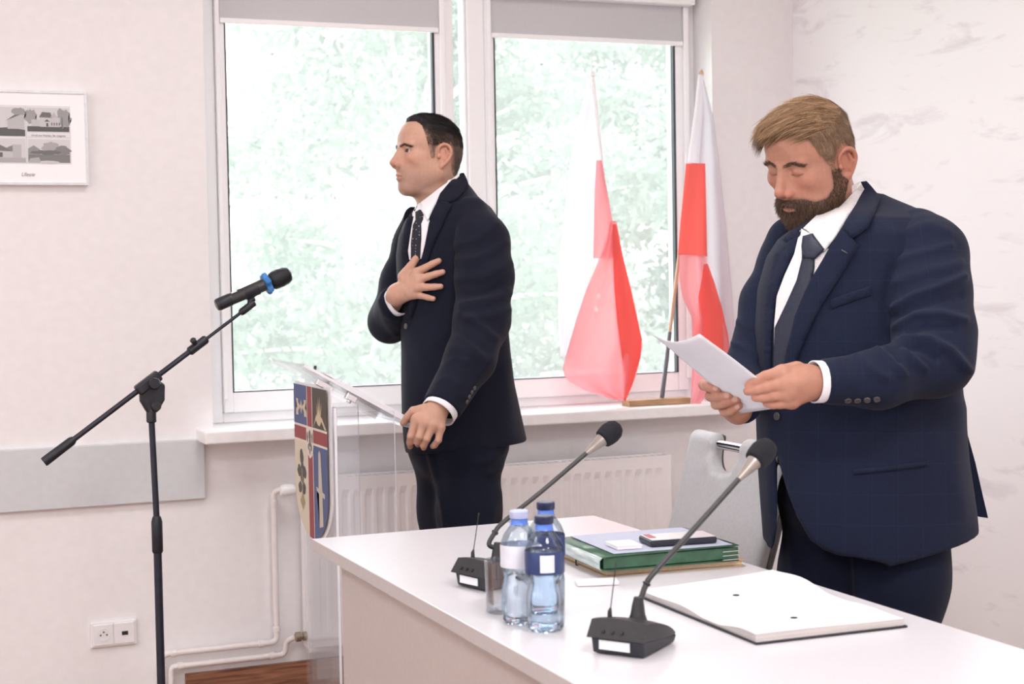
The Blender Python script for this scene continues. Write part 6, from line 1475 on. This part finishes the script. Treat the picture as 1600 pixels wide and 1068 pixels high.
BB = bvh_of((jvB, jqB), (TB(hvB), hqB)); BSB = bvh_of((sB, sqB))
patch(FB, 'shirt_front', [(1250, 360), (1272, 366), (1290, 390), (1304, 385), (1296, 415), (1276, 450), (1258, 495), (1240, 548), (1222, 590), (1209, 585), (1210, 505), (1214, 462), (1226, 430), (1241, 397)], BB, M['shirt_b'], pb_, .002, .002, 7.)
patch(FB, 'tie', [(1255, 372), (1270, 368), (1287, 391), (1273, 403), (1273, 418), (1268, 446), (1258, 485), (1243, 540), (1230, 585), (1209, 585), (1211, 512), (1228, 476), (1245, 438), (1253, 406), (1254, 388)], BB, M['tie_b'], pb_, .006, .004, 6., .005)
patch(FB, 'tie_knot', [(1255, 371), (1270, 367), (1288, 391), (1274, 405), (1254, 403), (1253, 386)], BB, M['tie_b'], pb_, .013, .008, 4., .005)
patch(FB, 'shirt_collar', [(1346, 286), (1327, 304), (1303, 330), (1270, 366), (1277, 380), (1288, 394), (1302, 376), (1318, 353), (1336, 325), (1353, 296)], BB, M['shirt_b'], pb_, .010, .003, 5., .002)
patch(FB, 'shirt_collar', [(1252, 359), (1268, 368), (1262, 380), (1256, 393), (1251, 386)], BB, M['shirt_b'], pb_, .008, .003, 4.)
BJ = bvh_of((jvB, jqB))
patch(FB, 'collar_stand', [(1344, 285), (1318, 298), (1289, 325), (1255, 358), (1264, 364), (1272, 372), (1306, 336), (1330, 308)], BJ, M['shirt_b'], pb_, .006, .003, 5., .002)
patch(FB, 'lapel', [(1252, 362), (1244, 372), (1232, 379), (1211, 398), (1201, 440), (1194, 492), (1194, 540), (1199, 600), (1206, 600), (1208, 519), (1213, 469), (1226, 428), (1242, 397)], BB, M['suit_b'], pb_, .009, .003, 6., .003)
patch(FB, 'jacket_collar', [(1252, 361), (1244, 359), (1234, 366), (1224, 377), (1231, 381), (1245, 374)], BB, M['suit_b'], pb_, .012, .003, 5.)
patch(FB, 'lapel', [(1317, 354), (1323, 365), (1330, 373), (1340, 385), (1325, 411), (1310, 436), (1285, 474), (1269, 505), (1250, 550), (1238, 592), (1224, 620), (1219, 600), (1230, 545), (1243, 492), (1258, 455), (1272, 428), (1284, 408), (1301, 378)], BB, M['suit_b'], pb_, .011, .003, 6., .003)
patch(FB, 'jacket_collar', [(1344, 288), (1352, 287), (1363, 300), (1373, 313), (1366, 335), (1354, 359), (1330, 374), (1322, 365), (1315, 360), (1319, 350), (1336, 324), (1349, 299)], BB, M['suit_b'], pb_, .015, .003, 6., .002)
patch(FB, 'breast_pocket', [(1298, 467), (1330, 456), (1361, 446), (1361, 461), (1330, 471), (1298, 483)], BB, M['suit_b'], pb_, .004, .002, 6.)
patch(FB, 'hip_pocket', [(1333, 733), (1390, 727), (1450, 719), (1450, 727), (1390, 735), (1333, 741)], BB, M['suit_b'], pb_, .004, .002, 6.)
patch(FB, 'lapel_buttonhole', [(1314, 391), (1323, 396), (1322.5, 398), (1313.5, 393)], BB, M['button'], pb_, .0155, .001, 3.)
disc(FB, 'jacket_button', 1216, 650, .0085, BB, M['button'], pb_, .004); disc(FB, 'jacket_button', 1213, 716, .0085, BB, M['chrome'] if False else M['button'], pb_, .004)
for x, y in ((1325, 625), (1340, 625), (1355, 624), (1370, 623)): disc(FB, 'sleeve_button', x, y, .0065, BSB, M['button'], pb_, .001)
trousers(FB, [[(qb(1402, 800, .055), .115), (qb(1403, 905, .065), .096), (qb(1385, 1130, .07), .074), (qb(1380, 1360, .07), .060)], [(qb(1305, 800, -.05), .115), (qb(1290, 905, -.045), .092), (qb(1300, 1130, -.05), .072), (qb(1305, 1345, -.05), .060)]], (qb(1352, 770, 0), (.185, .13, .175)), M['trouser_b'], pb_, [([(1340, 870), (1345, 940), (1350, 1000)], .010, 8), ([(1235, 830), (1240, 900)], .003, 6), ([(1270, 880), (1290, 960)], .005, 10)])
wf = FB.w(np.array([qb(1380, 1365, .07), qb(1305, 1350, -.05)])); shoes(FB, pb_, [(wf[0][0], wf[0][1]), (wf[1][0], wf[1][1])], V((-.85, -.35, 0)))
# the sheet of paper
pp_ = thing('held_paper', 'sheet of white paper held in both hands by the bearded man', 'paper', tuple(FB.w(qb(1120, 580, .25))))
A_, B_, C_q, D_ = qb(1017, 520, .300), qb(1093, 521, .400), qb(1236, 634, .330), qb(1158, 645, .222)
nu, nv = 14, 20; vs = []
for j in range(nv+1):
    for i in range(nu+1):
        u, w_ = i/nu, j/nv; p = (A_*(1-u)+B_*u)*(1-w_)+(D_*(1-u)+C_q*u)*w_
        p = p+np.array([0, -1, .25])*(.016*math.sin(PI*u)*(1-w_)**1.2-.004*math.sin(PI*w_)); vs.append(p)
fs = [(j*(nu+1)+i, j*(nu+1)+i+1, (j+1)*(nu+1)+i+1, (j+1)*(nu+1)+i) for j in range(nv) for i in range(nu)]
bpy.context.view_layer.update()
M['sheet'] = mat('reading_sheet', (.74, .75, .80), .8, var=.01, scale=60)
o = child_np('sheet', np.array(vs), np.array(fs), M['sheet'], pp_, FB); md = o.modifiers.new('thick', 'SOLIDIFY'); md.thickness = .0008
